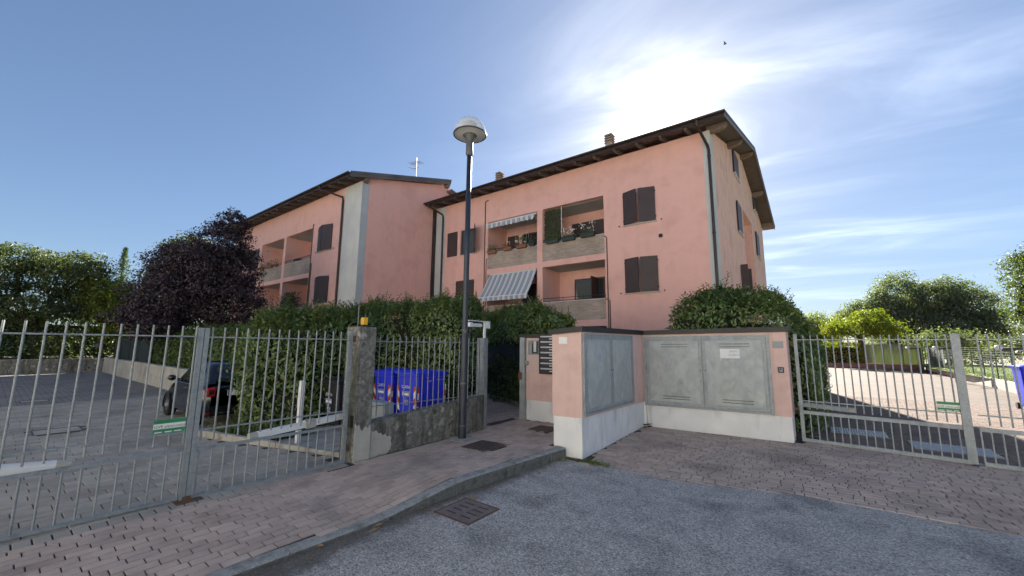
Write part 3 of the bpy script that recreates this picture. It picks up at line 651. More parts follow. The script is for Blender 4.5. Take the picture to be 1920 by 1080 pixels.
# --- right block
FY = 16.3; XL, XR = -18.5, -2.66
def xg(y): return XR+.02*(y-FY)
BR = thing('apartment_building', 'pink three storey block with striped awnings, nearest the street lamp and the sun', 'building', (-10.5,FY,0))
H = [(-14.12,-10.82,6.03,8.73,1.7),(-14.12,-10.82,3.07,5.73,1.7),(-10.5,-7.18,6.03,8.74,1.7),(-10.5,-7.18,3.07,5.745,1.7),(-14.12,-10.82,.2,2.77,1.7),(-10.5,-7.18,.2,2.77,1.7),(-16.28,-15.1,7.12,8.61,.14)]
mb = MB(); hole_wall(mb, (0,FY,0), UX, UZ, H, XL, XR, 0, 10.42, .2, UYV)
RG = 24.4; ZR = 12.62
mb.quad((XR,FY,10.42),(XL,FY,10.42),(XL,32.6,10.42),(xg(32.6),32.6,10.42))
mb.quad((XL,FY,0),(XL,FY,10.42),(XL,32.6,10.42),(XL,32.6,0)); mb.quad((XL,32.6,0),(XL,32.6,10.42),(xg(32.6),32.6,10.42),(xg(32.6),32.6,0))
build(mb, 'wall', PINK, BR)
GU = np.array([xg(32.6)-XR, 32.6-FY, 0]); GU /= np.linalg.norm(GU)
mb = MB(); hole_wall(mb, (XR,FY,0), GU, UZ, [(7.45,10.75,.1,9.25,1.5)], 0, 16.303, 0, 10.42, 1.5, (-1,0,0))
mb.add([(XR,FY,10.42),(xg(32.6),32.6,10.42),(xg(RG),RG,ZR)], [(0,1,2)])
gw = build(mb, 'gable_wall', PINK_GABLE, BR)
build(MB().box((xg(24)-1.62,FY+7.3,.1),(xg(24)-1.5,FY+10.9,9.3)), 'loggia_wall', PINK, BR)
# pale corner strips
build(MB().box((-2.92,FY-.012,0),(XR+.012,FY-.001,10.40)).box((XR+.001,FY,0),(XR+.014,FY+.62,10.38)), 'corner_strip', PALE, BR)
build(MB().box((-18.44,FY-.012,0),(-17.60,FY-.001,10.40)), 'corner_strip', PALE, BR)
for c0, c1, d in ((-14.12,-10.82,[(-14.0,-13.2,'shut'),(-12.95,-11.75,'glass')]),(-10.5,-7.18,[(-9.7,-7.75,'shut')])): balcony(BR, c0, c1, 6.03, 8.73, FY, 1.7, d)
balcony(BR, -14.12, -10.82, 3.07, 5.73, FY, 1.7, [(-12.9,-12.0,'shut'),(-11.75,-10.95,'glass')])
balcony(BR, -10.5, -7.18, 3.07, 5.745, FY, 1.7, [(-9.6,-7.95,'curtain')])
build(MB().box((-8.36,FY+.95,3.14),(-8.32,FY+1.64,5.25)), 'shutter', SHUT, BR)
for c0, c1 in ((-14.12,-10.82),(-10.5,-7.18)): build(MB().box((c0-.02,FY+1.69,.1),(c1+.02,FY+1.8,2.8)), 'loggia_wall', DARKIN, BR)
for c0, c1, z in ((-14.1,-10.84,6.93),(-10.48,-7.2,6.93),(-10.48,-7.2,3.97)): balcony_rail(BR, c0, c1, z, FY)
shutter_pair(BR, -6.24, -4.86, 7.12, 8.60, FY, .34, .30); shutter_pair(BR, -6.25, -4.86, 4.14, 5.61, FY, .32, .26)
shutter_pair(BR, -16.5, -15.1, 4.10, 5.57, FY, .03)
w = build(MB().box((-16.33,FY-.07,7.06),(-15.05,FY+.14,7.11)), 'window', PALE, BR)
mb = MB()
for a, b in (((-16.28,7.12),(-16.20,8.6)),((-15.18,7.12),(-15.1,8.6)),((-15.74,7.2),(-15.66,8.52)),((-16.2,8.52),(-15.18,8.6)),((-16.2,7.12),(-15.18,7.2))): mb.box((a[0],FY+.08,a[1]),(b[0],FY+.135,b[1]))
build(mb, 'frame', SHUT, w); build(MB().box((-16.2,FY+.11,7.2),(-15.74,FY+.115,8.52)).box((-15.66,FY+.11,7.2),(-15.18,FY+.115,8.52)), 'pane', SCREEN, w)
build(MB().box((-17.33,FY-.06,7.12),(-16.52,FY-.02,8.60)), 'shutter', SHUT, w)
a = R(50); L = .80; build(MB().obox((-15.08+math.cos(a)*L/2,FY-.03-math.sin(a)*L/2,7.86), (math.cos(a)*L/2,-math.sin(a)*L/2,0), (math.sin(a)*.02,math.cos(a)*.02,0), (0,0,.74)), 'shutter', SHUT, w)
mb = MB().tube([(-14.33,FY-.03,.2),(-14.33,FY-.03,9.93),(-14.28,FY-.04,10.0),(-14.08,FY-.06,10.02)], .025, 6); build(mb, 'vent_pipe', PIPE, BR)
build(MB().tube([(-14.2,FY-.03,.2),(-14.2,FY-.03,6.6),(-14.12,FY-.02,6.64)], .02, 6), 'vent_pipe', PIPE, BR)
build(MB().tube([(-7.06,FY-.03,.2),(-7.06,FY-.03,6.72),(-7.14,FY-.03,6.80),(-7.2,FY,6.80)], .022, 6), 'vent_pipe', PIPE, BR)
build(MB().tube([(-6.98,FY-.03,.2),(-6.98,FY-.03,3.86),(-7.10,FY-.03,3.95),(-7.2,FY,3.95)], .022, 6), 'vent_pipe', PIPE, BR)
mb = MB().lathe([(0,0),(.085,0),(.085,.03),(0,.03)], (0,0,0), 16); mb.v = [(-4.7+x,FY-.0-z,6.43+y) for x,y,z in mb.v]; build(mb, 'air_vent', BLACKM, BR)
# windows of the gable: shutter leaves standing a little proud
def gable_window(y0, y1, z0, z1, opened=False):
    yc = (y0+y1)/2; X = xg(yc); win = build(MB().box((X-.02,y0-.08,z0-.06),(X+.11,y1+.08,z0-.02)), 'window', PALE, BR)
    build(MB().box((X+.001,y0+.05,z0),(X+.005,y1-.05,z1)), 'pane', DARKIN, win)
    for k in range(2):
        a, b = (y0, yc-.01) if k == 0 else (yc+.01, y1)
        if opened:
            yy = y0 if k == 0 else y1; build(MB().box((X+.02,yy-.02,z0),(X+.30,yy+.02,z1)), 'shutter', SHUT, win)
        else: build(MB().box((X+.02,a,z0),(X+.065,b,z1)), 'shutter', SHUT, win)
for q in ((21.5,23.1,10.55,11.78,0),(28.3,29.8,10.55,11.78,0),(21.6,23.0,7.55,9.10,0),(28.3,29.8,7.55,9.10,0),(21.6,23.0,4.3,5.85,1)): gable_window(*q)
# roof
EY, EZ = 15.4, 10.50; SL = (12.80-10.50)/(RG-EY); BY = 33.4
def roof(par, x0f, xgf, ey, ez, ry, rz, by, th=.13):
    mb = MB()
    A = [(x0f,ey,ez),(xgf(ey),ey,ez),(xgf(ry),ry,rz),(x0f,ry,rz)]; B = [(x0f,by,ez),(xgf(by),by,ez)]
    top = A+B; low = [(x,y,z-th) for x,y,z in top]
    mb.add(top+low, [(0,1,2,3),(3,2,5,4),(6,9,8,7),(9,10,11,8),(0,6,7,1),(1,7,8,2),(2,8,11,5),(5,11,10,4),(4,10,9,3),(3,9,6,0)])
    return build(mb, 'roof', [TILE], par)
xrk = lambda y: xg(y)+.68
rf = roof(BR, -18.5, xrk, EY, EZ, RG, 12.80, BY)
def soffit(par, x0f, xgf, ey, ez, wy, slope):
    mb = MB(); d = -.135
    for a, b in ((ey+.01, wy),):
        mb.add([(x0f,a,ez+slope*(a-ey)+d),(xgf(a)-.02,a,ez+slope*(a-ey)+d),(xgf(b)-.02,b,ez+slope*(b-ey)+d),(x0f,b,ez+slope*(b-ey)+d)], [(0,1,2,3)])
    build(mb, 'soffit', DARKWOOD, par)
soffit(BR, -18.5, xrk, EY, EZ, FY, SL)
mb = MB()
for a, b, za_, zb_ in ((EY+.02,RG,EZ,12.80),(RG,BY-.02,12.80,EZ)):
    zz1 = lambda y: lerp(za_, zb_, (y-a)/(b-a))-.136
    mb.add([(xg(a)-.01,a,zz1(a)),(xrk(a)-.03,a,zz1(a)),(xrk(b)-.03,b,zz1(b)),(xg(b)-.01,b,zz1(b))], [(0,1,2,3)])
build(mb, 'soffit', DARKWOOD, BR)
rafters(BR, [-17.9+.97*i for i in range(16)], FY, EY+.05, EZ-.136, SL)
# barge boards and purlin ends along the gable rake
mb = MB()
for a, b, za_, zb_ in ((EY,RG,EZ,12.80),(RG,BY,12.80,EZ)):
    for o0, o1, t0, t1 in ((.0,.035,.03,-.19),(.035,.06,.055,-.03)):
        mb.add([(xrk(q)+o,q,lerp(za_,zb_,(q-a)/(b-a))+t) for q in (a,b) for o in (o0,o1) for t in (t0,t1)], [(0,1,5,4),(2,6,7,3),(0,4,6,2),(1,3,7,5),(0,2,3,1),(4,5,7,6)])
build(mb, 'barge_board', FLASH, BR)
for yy in (FY+.12, 20.4, RG, 28.4, 32.4):
    z = (lerp(EZ,12.80,(yy-EY)/(RG-EY)) if yy <= RG else lerp(12.80,EZ,(yy-RG)/(BY-RG)))-.15
    X = xg(yy); P = [(X-.1,z),(X+.62,z),(X+.62,z-.12),(X+.50,z-.24),(X+.2,z-.30),(X-.1,z-.30)]
    mb = MB().add([(x,yy-.11,q) for x,q in P]+[(x,yy+.11,q) for x,q in P], [tuple(range(5,-1,-1)), tuple(range(6,12))]+[(i,(i+1)%6,6+(i+1)%6,6+i) for i in range(6)]); build(mb, 'purlin_end', GREYWOOD, BR)
def gutter(par, x0, x1, y, z, r=.075):
    mb = MB(); pr = [(y-r*math.cos(t), z-r*math.sin(t)) for t in [math.pi*i/8 for i in range(9)]]
    pr2 = [(y-(r-.012)*math.cos(t), z-(r-.012)*math.sin(t)) for t in [math.pi*i/8 for i in range(9)]][::-1]
    P = pr+pr2; n = len(P); mb.add([(x0,a,b) for a,b in P]+[(x1,a,b) for a,b in P], [tuple(range(n)), tuple(range(2*n-1,n-1,-1))]+[(i,n+i,n+(i+1)%n,(i+1)%n) for i in range(n)])
    build(mb, 'gutter', GUTTER, par)
gutter(BR, -18.62, -1.93, EY-.06, EZ+.02)
build(MB().box((-18.52,EY-.005,EZ-.155),(-1.98,EY+.03,EZ-.004)), 'fascia', GUTTER, BR)
drainpipe(BR, [(-2.92,EY-.04,EZ-.05),(-2.92,EY+.0,EZ-.22),(-2.74,FY-.08,EZ-.75),(-2.70,FY-.085,EZ-.95),(-2.70,FY-.085,.1)], .055, GUTTER, (9.3,6.2,3.2))
drainpipe(BR, [(-18.2,EY-.04,EZ-.05),(-18.2,EY,EZ-.2),(-17.82,FY-.08,EZ-.62),(-17.76,FY-.085,EZ-.8),(-17.76,FY-.085,.1)], .055, GUTTER, (6.2,3.2))
build(MB().box((-18.549,FY-.22,0),(-18.43,FY-.013,10.3)), 'dark_corner_strip', GUTTER, BR)  # dark upright strip in the corner where the two blocks meet
for cx, cy, zb, zt in ((-7.75,18.6,11.2,12.98),(-15.7,19.2,11.3,13.22)):
    ch = build(MB().box((cx-.18,cy-.18,zb),(cx+.18,cy+.18,zt-.55)), 'chimney', CHIMN, BR)
    for i in range(4): build(MB().add(*(lambda w0,w1,z0,z1: ([(cx+a*w0,cy+b*w0,z0) for a,b in ((-1,-1),(1,-1),(1,1),(-1,1))]+[(cx+a*w1,cy+b*w1,z1) for a,b in ((-1,-1),(1,-1),(1,1),(-1,1))], [(3,2,1,0),(4,5,6,7)]+[(k,(k+1)%4,4+(k+1)%4,4+k) for k in range(4)]))(.235,.18,zt-.55+i*.14,zt-.55+i*.14+.09)), 'chimney_cap', CHIMN, ch)
    build(MB().box((cx-.12,cy-.12,zt-.55),(cx+.12,cy+.12,zt-.05)), 'flue', DARKIN, ch)

# --- unseen houses added across the road to throw sunlight back into the street
CREAM = mat('cream_plaster', [(.70, .66, .56), (.78, .74, .64)], .9, scale=1.2)
for hx0, hx1, hy, hz, lab in ((-31,-14.5,-14.5,9.6,'unseen cream building added to bounce light, opposite the left gate'),(-11.5,7.5,-13.5,10.2,'unseen wide cream building added to bounce light, opposite the meter wall'),(10.5,27,-14.5,9.4,'unseen cream building added to bounce light, opposite the right driveway')):
    t = thing('unseen_house', lab, 'unseen_house', ((hx0+hx1)/2,hy,0), 'unseen bounce buildings across the road'); H = []
    for z in (1.0, 4.0, 6.9):
        n = int((hx1-hx0)/3.2)
        for i in range(n): c = hx0+(i+.5)*(hx1-hx0)/n; H.append((c-.55,c+.55,z,z+1.4,.15))
    mb = MB(); hole_wall(mb, (0,hy,0), UX, UZ, H, hx0, hx1, 0, hz, .15, (0,-1,0)); mb.quad((hx0,hy,0),(hx0,hy-10,0),(hx0,hy-10,hz),(hx0,hy,hz)); mb.quad((hx1,hy,0),(hx1,hy-10,0),(hx1,hy-10,hz),(hx1,hy,hz)); mb.quad((hx0,hy-10,0),(hx1,hy-10,0),(hx1,hy-10,hz),(hx0,hy-10,hz)); build(mb, 'wall', CREAM, t)
    for a, b, c, d, e in H: w = build(MB().box((a,hy-.14,c),(b,hy-.10,d)), 'window', GLASS, t); build(MB().box((a-.56,hy+.005,c),(a-.01,hy+.045,d)), 'shutter', SHUT, w); build(MB().box((b+.01,hy+.005,c),(b+.56,hy+.045,d)), 'shutter', SHUT, w)
    mb = MB(); mb.add([(hx0-.5,hy+.6,hz-.05),(hx1+.5,hy+.6,hz-.05),(hx1+.5,hy-5,hz+1.6),(hx0-.5,hy-5,hz+1.6),(hx0-.5,hy-10.6,hz-.05),(hx1+.5,hy-10.6,hz-.05)], [(0,1,2,3),(3,2,5,4)]); build(mb, 'roof', TILE, t)

# --- left block
LY = 11.13; LXR = -18.56; LXL = -36.2
BL = thing('apartment_building', 'pink apartment block on the left with a blank end wall and a roof aerial', 'building', (-27.4,LY,0))
H = [(-31.0,-27.48,6.05,8.80,1.6),(-27.14,-23.72,6.05,8.80,1.6),(-31.0,-27.48,3.1,5.78,1.6),(-27.14,-23.72,3.1,5.78,1.6),(-31.0,-27.48,.9,2.7,1.6),(-27.14,-23.72,.9,2.7,1.6)]
RG2, ZR2, EY2, EZ2, BY2 = 17.1, 12.42, 10.22, 10.60, 24.0
mb = MB(); hole_wall(mb, (0,LY,0), UX, UZ, H, LXL, LXR, 0, 10.55, .2, UYV)
mb.quad((LXL,LY,0),(LXL,LY,10.55),(LXL,23,10.55),(LXL,23,0)); mb.quad((LXL,23,0),(LXL,23,10.55),(LXR,23,10.55),(LXR,23,0))
build(mb, 'wall', PINK, BL)
mb = MB().add([(LXR,LY,0),(LXR,23,0),(LXR,23,10.72),(LXR,RG2,12.25),(LXR,LY,10.72)], [(0,1,2,3,4)]); build(mb, 'gable_wall', PINK, BL)
build(MB().box((-20.22,LY-.012,0),(LXR+.012,LY-.001,10.52)), 'corner_strip', PALE, BL)
build(MB().box((LXR+.001,LY,0),(LXR+.014,LY+.40,10.5)), 'corner_strip', mat('blue_grey_plaster', [(.40,.44,.47),(.48,.52,.54)], .9, scale=2, streak=.3, scol=(.34,.38,.42), sst=(4,4,.5)), BL)
balcony(BL, -31.0,-27.48, 6.05, 8.80, LY, 1.6, []); balcony(BL, -27.14,-23.72, 6.05, 8.80, LY, 1.6, [(-24.9,-23.8,'shut')])
balcony(BL, -31.0,-27.48, 3.1, 5.78, LY, 1.6, []); balcony(BL, -27.14,-23.72, 3.1, 5.78, LY, 1.6, [(-24.9,-23.8,'shut')])
for a, b in ((-31.0,-27.48),(-27.14,-23.72)):
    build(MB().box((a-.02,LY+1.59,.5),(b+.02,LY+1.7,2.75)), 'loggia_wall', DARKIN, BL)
    for z in (6.96, 4.01): balcony_rail(BL, a+.02, b-.02, z, LY)
shutter_pair(BL, -22.85,-21.3, 7.18, 8.65, LY, .26, .27); shutter_pair(BL, -22.8,-21.3, 4.13, 5.65, LY, .25, .26); shutter_pair(BL, -33.0,-31.4, 7.15, 8.6, LY, .05)
build(MB().tube([(-23.58,LY-.03,.2),(-23.58,LY-.03,8.95),(-23.5,LY-.04,9.02)], .025, 6).tube([(-23.46,LY-.03,.2),(-23.46,LY-.03,6.6)], .03, 6), 'vent_pipe', PIPE, BL)
for x, z, s in ((-29.9,7.9,.16),(-30.35,7.35,.11),(-29.9,4.9,.16),(-29.6,4.2,.12)):
    mb = MB().lathe([(s*.6,0),(s,.0),(s,.04),(s*.6,.04),(s*.6,0)], (0,0,0), 14); mb.v = [(x+a*1.3,LY+1.585-c,z+b*.55) for a,b,c in mb.v]; build(mb, 'wall_ornament', BLACKM, BL)
xr2 = lambda y: -18.24
mb = MB()
for a_, b_, z0_, z1_ in ((EY2,RG2+.12,EZ2,12.58),(RG2+.10,BY2,11.95,EZ2-.1)):
    top = [(-36.9,a_,z0_),(-18.24,a_,z0_),(-18.24,b_,z1_),(-36.9,b_,z1_)]; mb.add(top+[(x,y,z-.13) for x,y,z in top], [(0,1,2,3),(7,6,5,4)]+[(i,4+i,4+(i+1)%4,(i+1)%4) for i in range(4)])
build(mb, 'roof', TILE, BL); SL2 = (12.55-EZ2)/(RG2-EY2)
soffit(BL, -36.9, xr2, EY2, EZ2, LY, SL2)
rafters(BL, [-36.2+.93*i for i in range(20)], LY, EY2+.05, EZ2-.136, SL2)
mb = MB()
for a, b, za_, zb_ in ((EY2,RG2+.12,EZ2,12.58),(RG2+.125,BY2,11.95,EZ2-.1)):
    for o0, o1, t0, t1 in ((.0,.035,.03,-.24),(.035,.065,.06,-.09)):
        mb.add([(xr2(q)+o,q,lerp(za_,zb_,(q-a)/(b-a))+t) for q in (a,b) for o in (o0,o1) for t in (t0,t1)], [(0,1,5,4),(2,6,7,3),(0,4,6,2),(1,3,7,5),(0,2,3,1),(4,5,7,6)])
build(mb, 'barge_board', FLASH, BL)
for yy in (LY+.15, RG2, 22.8):
    z = (lerp(EZ2,12.55,(yy-EY2)/(RG2-EY2)) if yy <= RG2 else lerp(12.55,EZ2,(yy-RG2)/(BY2-RG2)))-.15
    P = [(LXR-.1,z),(LXR+.28,z),(LXR+.30,z-.14),(LXR+.18,z-.30),(LXR-.1,z-.34)]
    mb = MB().add([(x,yy-.12,q) for x,q in P]+[(x,yy+.12,q) for x,q in P], [tuple(range(4,-1,-1)), tuple(range(5,10))]+[(i,(i+1)%5,5+(i+1)%5,5+i) for i in range(5)]); build(mb, 'purlin_end', GREYWOOD, BL)
gutter(BL, -37.0, -18.2, EY2-.06, EZ2+.02); build(MB().box((-36.95,EY2-.005,EZ2-.155),(-18.25,EY2+.03,EZ2-.004)), 'fascia', GUTTER, BL)
drainpipe(BL, [(-21.3,EY2-.04,EZ2-.05),(-21.25,EY2,EZ2-.2),(-20.35,LY-.08,EZ2-.62),(-20.28,LY-.085,EZ2-.85),(-20.28,LY-.085,.3)], .055, GUTTER, (7.3,4.2))
an = build(MB().tube([(-21.6,17,12.3),(-21.6,17,15.1)], .03, 6), 'aerial', GALV, BL)
mb = MB().tube([(-22.1,16.9,14.7),(-21.2,17.1,14.7)], .02, 5)
for i in range(6): mb.tube([(-22.05+i*.16,16.6+.04*i,14.7),(-22.05+i*.16,17.25+.03*i,14.7)], .015, 5)
mb.tube([(-21.9,16.9,14.3),(-21.3,17.1,14.3)], .02, 5); mb.tube([(-21.9,16.6,14.3),(-21.9,17.3,14.3)], .015, 5); mb.tube([(-21.6,17,13.0),(-21.2,17.1,12.9)], .03, 5)
build(mb, 'aerial_elements', GALV, an)

# ------------------------------------------------------------------ awnings, balcony plants
def stripes(name, vals, axis='X'):
    m = bpy.data.materials.new(name); m.use_nodes = True; t = m.node_tree; L = t.links.new; P = t.nodes['Principled BSDF']; P.inputs['Roughness'].default_value = .9
    g = t.nodes.new('ShaderNodeNewGeometry'); s = t.nodes.new('ShaderNodeSeparateXYZ'); L(g.outputs['Position'], s.inputs[0])
    a = t.nodes.new('ShaderNodeMath'); a.operation = 'MULTIPLY_ADD'; a.inputs[1].default_value = 1/.335; a.inputs[2].default_value = 100; L(s.outputs[axis], a.inputs[0])
    f = t.nodes.new('ShaderNodeMath'); f.operation = 'FRACT'; L(a.outputs[0], f.inputs[0]); r = t.nodes.new('ShaderNodeValToRGB'); L(f.outputs[0], r.inputs[0]); r.color_ramp.interpolation = 'CONSTANT'
    e = r.color_ramp.elements
    while len(e) < len(vals): e.new(.5)
    for i, (p, c) in enumerate(vals): e[i].position = p; e[i].color = (*c, 1)
    L(r.outputs[0], P.inputs['Base Color']); return m
AWN = stripes('striped_awning_cloth', [(0,(.60,.61,.60)),(.45,(.25,.29,.36)),(.62,(.34,.38,.44)),(.80,(.25,.29,.36))])
def awning(label, x0, x1, yw, zw, yf, zf, val, scal):
    t = thing('awning', label, 'awning', ((x0+x1)/2, yw, zw)); mb = MB(); n = 36; k = 8
    P = []
    for j in range(k+1):
        for i in range(n+1):
            u, v = i/n, j/k; sag = .07*math.sin(math.pi*v)
            P.append((lerp(x0,x1,u), lerp(yw,yf,v), lerp(zw,zf,v)-sag+.012*math.sin(u*40)))
    mb.add(P, [(j*(n+1)+i,j*(n+1)+i+1,(j+1)*(n+1)+i+1,(j+1)*(n+1)+i) for j in range(k) for i in range(n)])
    build(mb, 'awning_cloth', AWN, t, True)
    mb = MB(); m = 60; P = []
    for i in range(m+1):
        u = i/m; x = lerp(x0,x1,u); d = val*(1-(.35*abs(math.sin(u*math.pi*scal)) if scal else 0)*-1*1.0 if scal else 1)
        d = val*(.72+.28*abs(math.sin(u*math.pi*scal))) if scal else val
        P += [(x,yf-.012,zf-.01),(x,yf-.012+.008*math.sin(u*50),zf-.01-d)]
    mb.add(P, [(2*i,2*i+2,2*i+3,2*i+1) for i in range(m)]); build(mb, 'valance', AWN, t)
    build(MB().tube([(x0,yf,zf),(x1,yf,zf)], .025, 8), 'front_bar', WHITEP, t)
    build(MB().tube([(x0+.03,yw+.05,zw+.04),(x1-.03,yw+.05,zw+.04)], .06, 10), 'roller', AWN_W, t)
    for x in (x0+.03, x1-.03): build(MB().tube([(x,FY+.1,zf-.9 if yw-yf > .6 else zw-.3),(x,yf+.02,zf)], .016, 6), 'arm', WHITEP, t)
awning('striped awning rolled up with a scalloped edge, over the upper left balcony', -14.05, -10.87, FY+.06, 8.62, FY-.22, 8.53, .27, 12)
awning('long grey and white striped awning let down over the lower balcony', -14.0, -10.87, FY+.02, 5.66, FY-.80, 4.36, .20, 0)

def flower_box(label, x, y, z, w, mats, n, petals=0, boxm=BOXGREEN, h=.16, spread=.32, trail=0):
    t = thing('flower_box', label, 'planter', (x, y, z)); mb = MB()
    d = .09; mb.add([(x+a*(w/2-.03),y+b*(d-.02),z) for a,b in ((-1,-1),(1,-1),(1,1),(-1,1))]+[(x+a*w/2,y+b*d,z+h) for a,b in ((-1,-1),(1,-1),(1,1),(-1,1))], [(3,2,1,0),(4,5,6,7)]+[(k,(k+1)%4,4+(k+1)%4,4+k) for k in range(4)])
    mb.box((x-w/2-.01,y-d-.01,z+h-.03),(x+w/2+.01,y-d,z+h+.005)); build(mb, 'box', boxm, t)
    P = np.stack([x+(rng.random(n)-.5)*w*1.05, y+rng.normal(size=n)*.09, z+h+rng.random(n)**1.3*spread-trail*(rng.random(n) < .3)*.2], 1)
    leaves('foliage', mats, t, P, rng.normal(size=(n,3)), rng.normal(size=(n,3))+[0,0,.5], .07+.06*rng.random(n), .035)
    if petals:
        Q = np.stack([x+(rng.random(petals)-.5)*w, y-.05+rng.normal(size=petals)*.08, z+h+.12+rng.random(petals)*spread], 1)
        leaves('flowers', PETAL, t, Q, np.tile([0,-1,.3], (petals,1))+rng.normal(size=(petals,3))*.4, rng.normal(size=(petals,3)), .07, .07)
flower_box('terracotta trough with a bushy green plant, first from the left on the upper left balcony', -13.75, FY-.06, 6.86, .6, LEAF, 130, 0, TERRA)
flower_box('terracotta trough with reddish low plants in the middle of the upper left balcony', -12.65, FY-.06, 6.90, .55, LEAFV, 80, 4, TERRA, .16, .22)
flower_box('terracotta trough with tall mixed plants, third on the upper left balcony', -11.75, FY-.06, 6.90, .65, LEAF, 170, 6, TERRA, .16, .45)
flower_box('small dark pot of trailing leaves at the right end of the upper left balcony', -11.1, FY-.02, 6.92, .35, LEAFV, 80, 0, BLUED, .15, .5)
flower_box('dark green planter with dense green leaves below the ivy screen', -9.85, FY-.10, 6.86, .72, LEAF, 170, 2)
flower_box('dark green planter with a clump of white flowers, middle of the upper right balcony', -8.95, FY-.10, 6.86, .72, LEAF, 60, 26, BOXGREEN, .17, .30)
flower_box('dark green planter with tall white flowers, right end of the upper right balcony', -7.95, FY-.10, 6.88, .72, LEAF, 70, 30, BOXGREEN, .17, .45)
for lab, x, z in (('hanging pot in the middle of the upper left balcony', -12.25, 7.42), ('hanging pot with leaves near the right of the upper left balcony', -11.55, 7.12)):
    t = thing('hanging_pot', 'small white '+lab, 'pot', (x, FY+.2, z)); build(MB().lathe([(.02,-.12),(.09,-.08),(.11,0),(.10,.03),(.0,.03)], (x,FY+.2,z), 14), 'pot', WHITEP, t, True)
    build(MB().tube([(x-.1,FY+.2,z),(x,FY+.2,8.6)], .004, 4).tube([(x+.1,FY+.2,z),(x,FY+.2,8.6)], .004, 4), 'cord', WHITEP, t)
t = thing('ivy_screen', 'trellis covered with dry green ivy at the left end of the upper right balcony', 'climbing plant', (-10.0,FY+.1,6.9)); mb = MB()
for i in range(6): mb.box((-10.46+i*.185,FY+.2,6.95),(-10.44+i*.185,FY+.22,8.72))
for i in range(10): mb.box((-10.46,FY+.222,6.95+i*.19),(-9.5,FY+.235,6.97+i*.19))
build(mb, 'trellis', GREENWIRE, t); n = 2600
P = np.stack([-10.47+rng.random(n)*.97, FY+.16+rng.random(n)*.14, 6.95+rng.random(n)*1.77], 1)
leaves('ivy', LEAFV, t, P, np.tile([0,-1,.2],(n,1))+rng.normal(size=(n,3))*.5, rng.normal(size=(n,3))*.6+[0,0,-1], .06+.04*rng.random(n), .05)
build(MB().tube([(-9.48,FY+.16,6.95),(-9.48,FY+.16,8.74)], .02, 6), 'post', WHITEP, t)
for lab, x, w, k in (('low leafy flower box at the far end of the left block balcony', -30.6, .6, 70), ('leafy flower box with pale blooms in the middle of the left block balcony', -29.2, .8, 120), ('small flower box with a few leaves near the pier of the left block balcony', -28.2, .4, 50)):
    flower_box(lab, x, LY-.07, 6.95, w, LEAF, k, 3, TERRA, .16, .3)
t = thing('folding_table', 'black folded garden table behind the parapet of the left block', 'table', (-26.2,LY+.5,6.1)); build(MB().box((-26.6,LY+.3,7.22),(-25.8,LY+.8,7.26)), 'tabletop', BLACKM, t)
for x, y in ((-26.55,.34),(-25.85,.34),(-26.55,.76),(-25.85,.76)): build(MB().tube([(x,LY+y,6.1),(x,LY+y,7.22)], .02, 6), 'leg', BLACKM, t)
t = thing('balcony_shrub', 'dark potted shrub on the lower balcony of the left block', 'plant', (-26.2,LY+.3,4.0)); n = 1500
P = np.array([-26.0,LY-.02,4.25])+np.clip(rng.normal(size=(n,3)),-1.8,1.8)*[.55,.16,.40]; leaves('foliage', LEAFD, t, P, rng.normal(size=(n,3)), rng.normal(size=(n,3)), .12, .06)
build(MB().lathe([(.2,0),(.25,.3),(0,.3)], (-26.1,LY+.45,3.2), 12), 'pot', TERRA, t)

# ------------------------------------------------------------------ gates and fences
def bar(par, p, q, r, m, name='bar'): return build(MB().tube([p, q], r, 7), name, m, par)
def gate_leaf(lab, P, Q, za, zb, stiles, rails, tops, lows, lowbars, r, m, pitch, inset=.07, group=None, capz=None):
    """swing gate leaf from P to Q (plan points); za/zb are the ground levels at both ends"""
    P, Q = np.array(P, float), np.array(Q, float); L = np.linalg.norm(Q-P); d = (Q-P)/L; nrm = np.array([-d[1], d[0]])
    t = thing('swing_gate_leaf', lab, 'gate', (P[0], P[1], za)); D = np.array([*d,0]); N = np.array([*nrm,0])
    pt = lambda s, z: np.array([*(P+d*s), lerp(za,zb,s/L)+z])
    for s, w, dep, zb_, zt_ in stiles:
        build(MB().obox((pt(s,zb_)+pt(s,zt_))/2, D*w/2, N*dep/2, (0,0,(zt_-zb_)/2)), 'stile', m, t)
    for z, h, dep, s0, s1 in rails:
        a, b = pt(s0,z), pt(s1,z); e = (b-a)/2; o = build(MB().obox((a+b)/2, e, N*dep/2, (0,0,h/2)), 'rail', m, t)
    n = int(round((L-2*inset)/pitch)); st = (L-2*inset)/n
    for i in range(n+1):
        s = inset+i*st
        if s < stiles[0][0]+stiles[0][1]*.6 or s > stiles[-1][0]-stiles[-1][1]*.6: continue
        bar(t, pt(s,lows), pt(s,tops), r, m); bar(t, pt(s,lowbars[0]), pt(s,lowbars[1]), r, m)
    return t, pt, D, N
LGX0, LGX1 = -5.885, -5.835
zg = .06
G1, g1pt, gD, gN = gate_leaf('galvanised gate leaf at the left edge, carrying the green sign', (-5.905,-.52), (-5.868,1.572), zg, zg, [(.03,.05,.04,.02,2.02),(2.068,.048,.05,.02,2.01)], [(1.905,.016,.03,.05,2.03),(.815,.016,.03,.05,2.03),(.612,.034,.03,.05,2.03),(.092,.034,.04,.05,2.03)], 2.025, .69, (.595,.11), .0098, GALV, .1275)
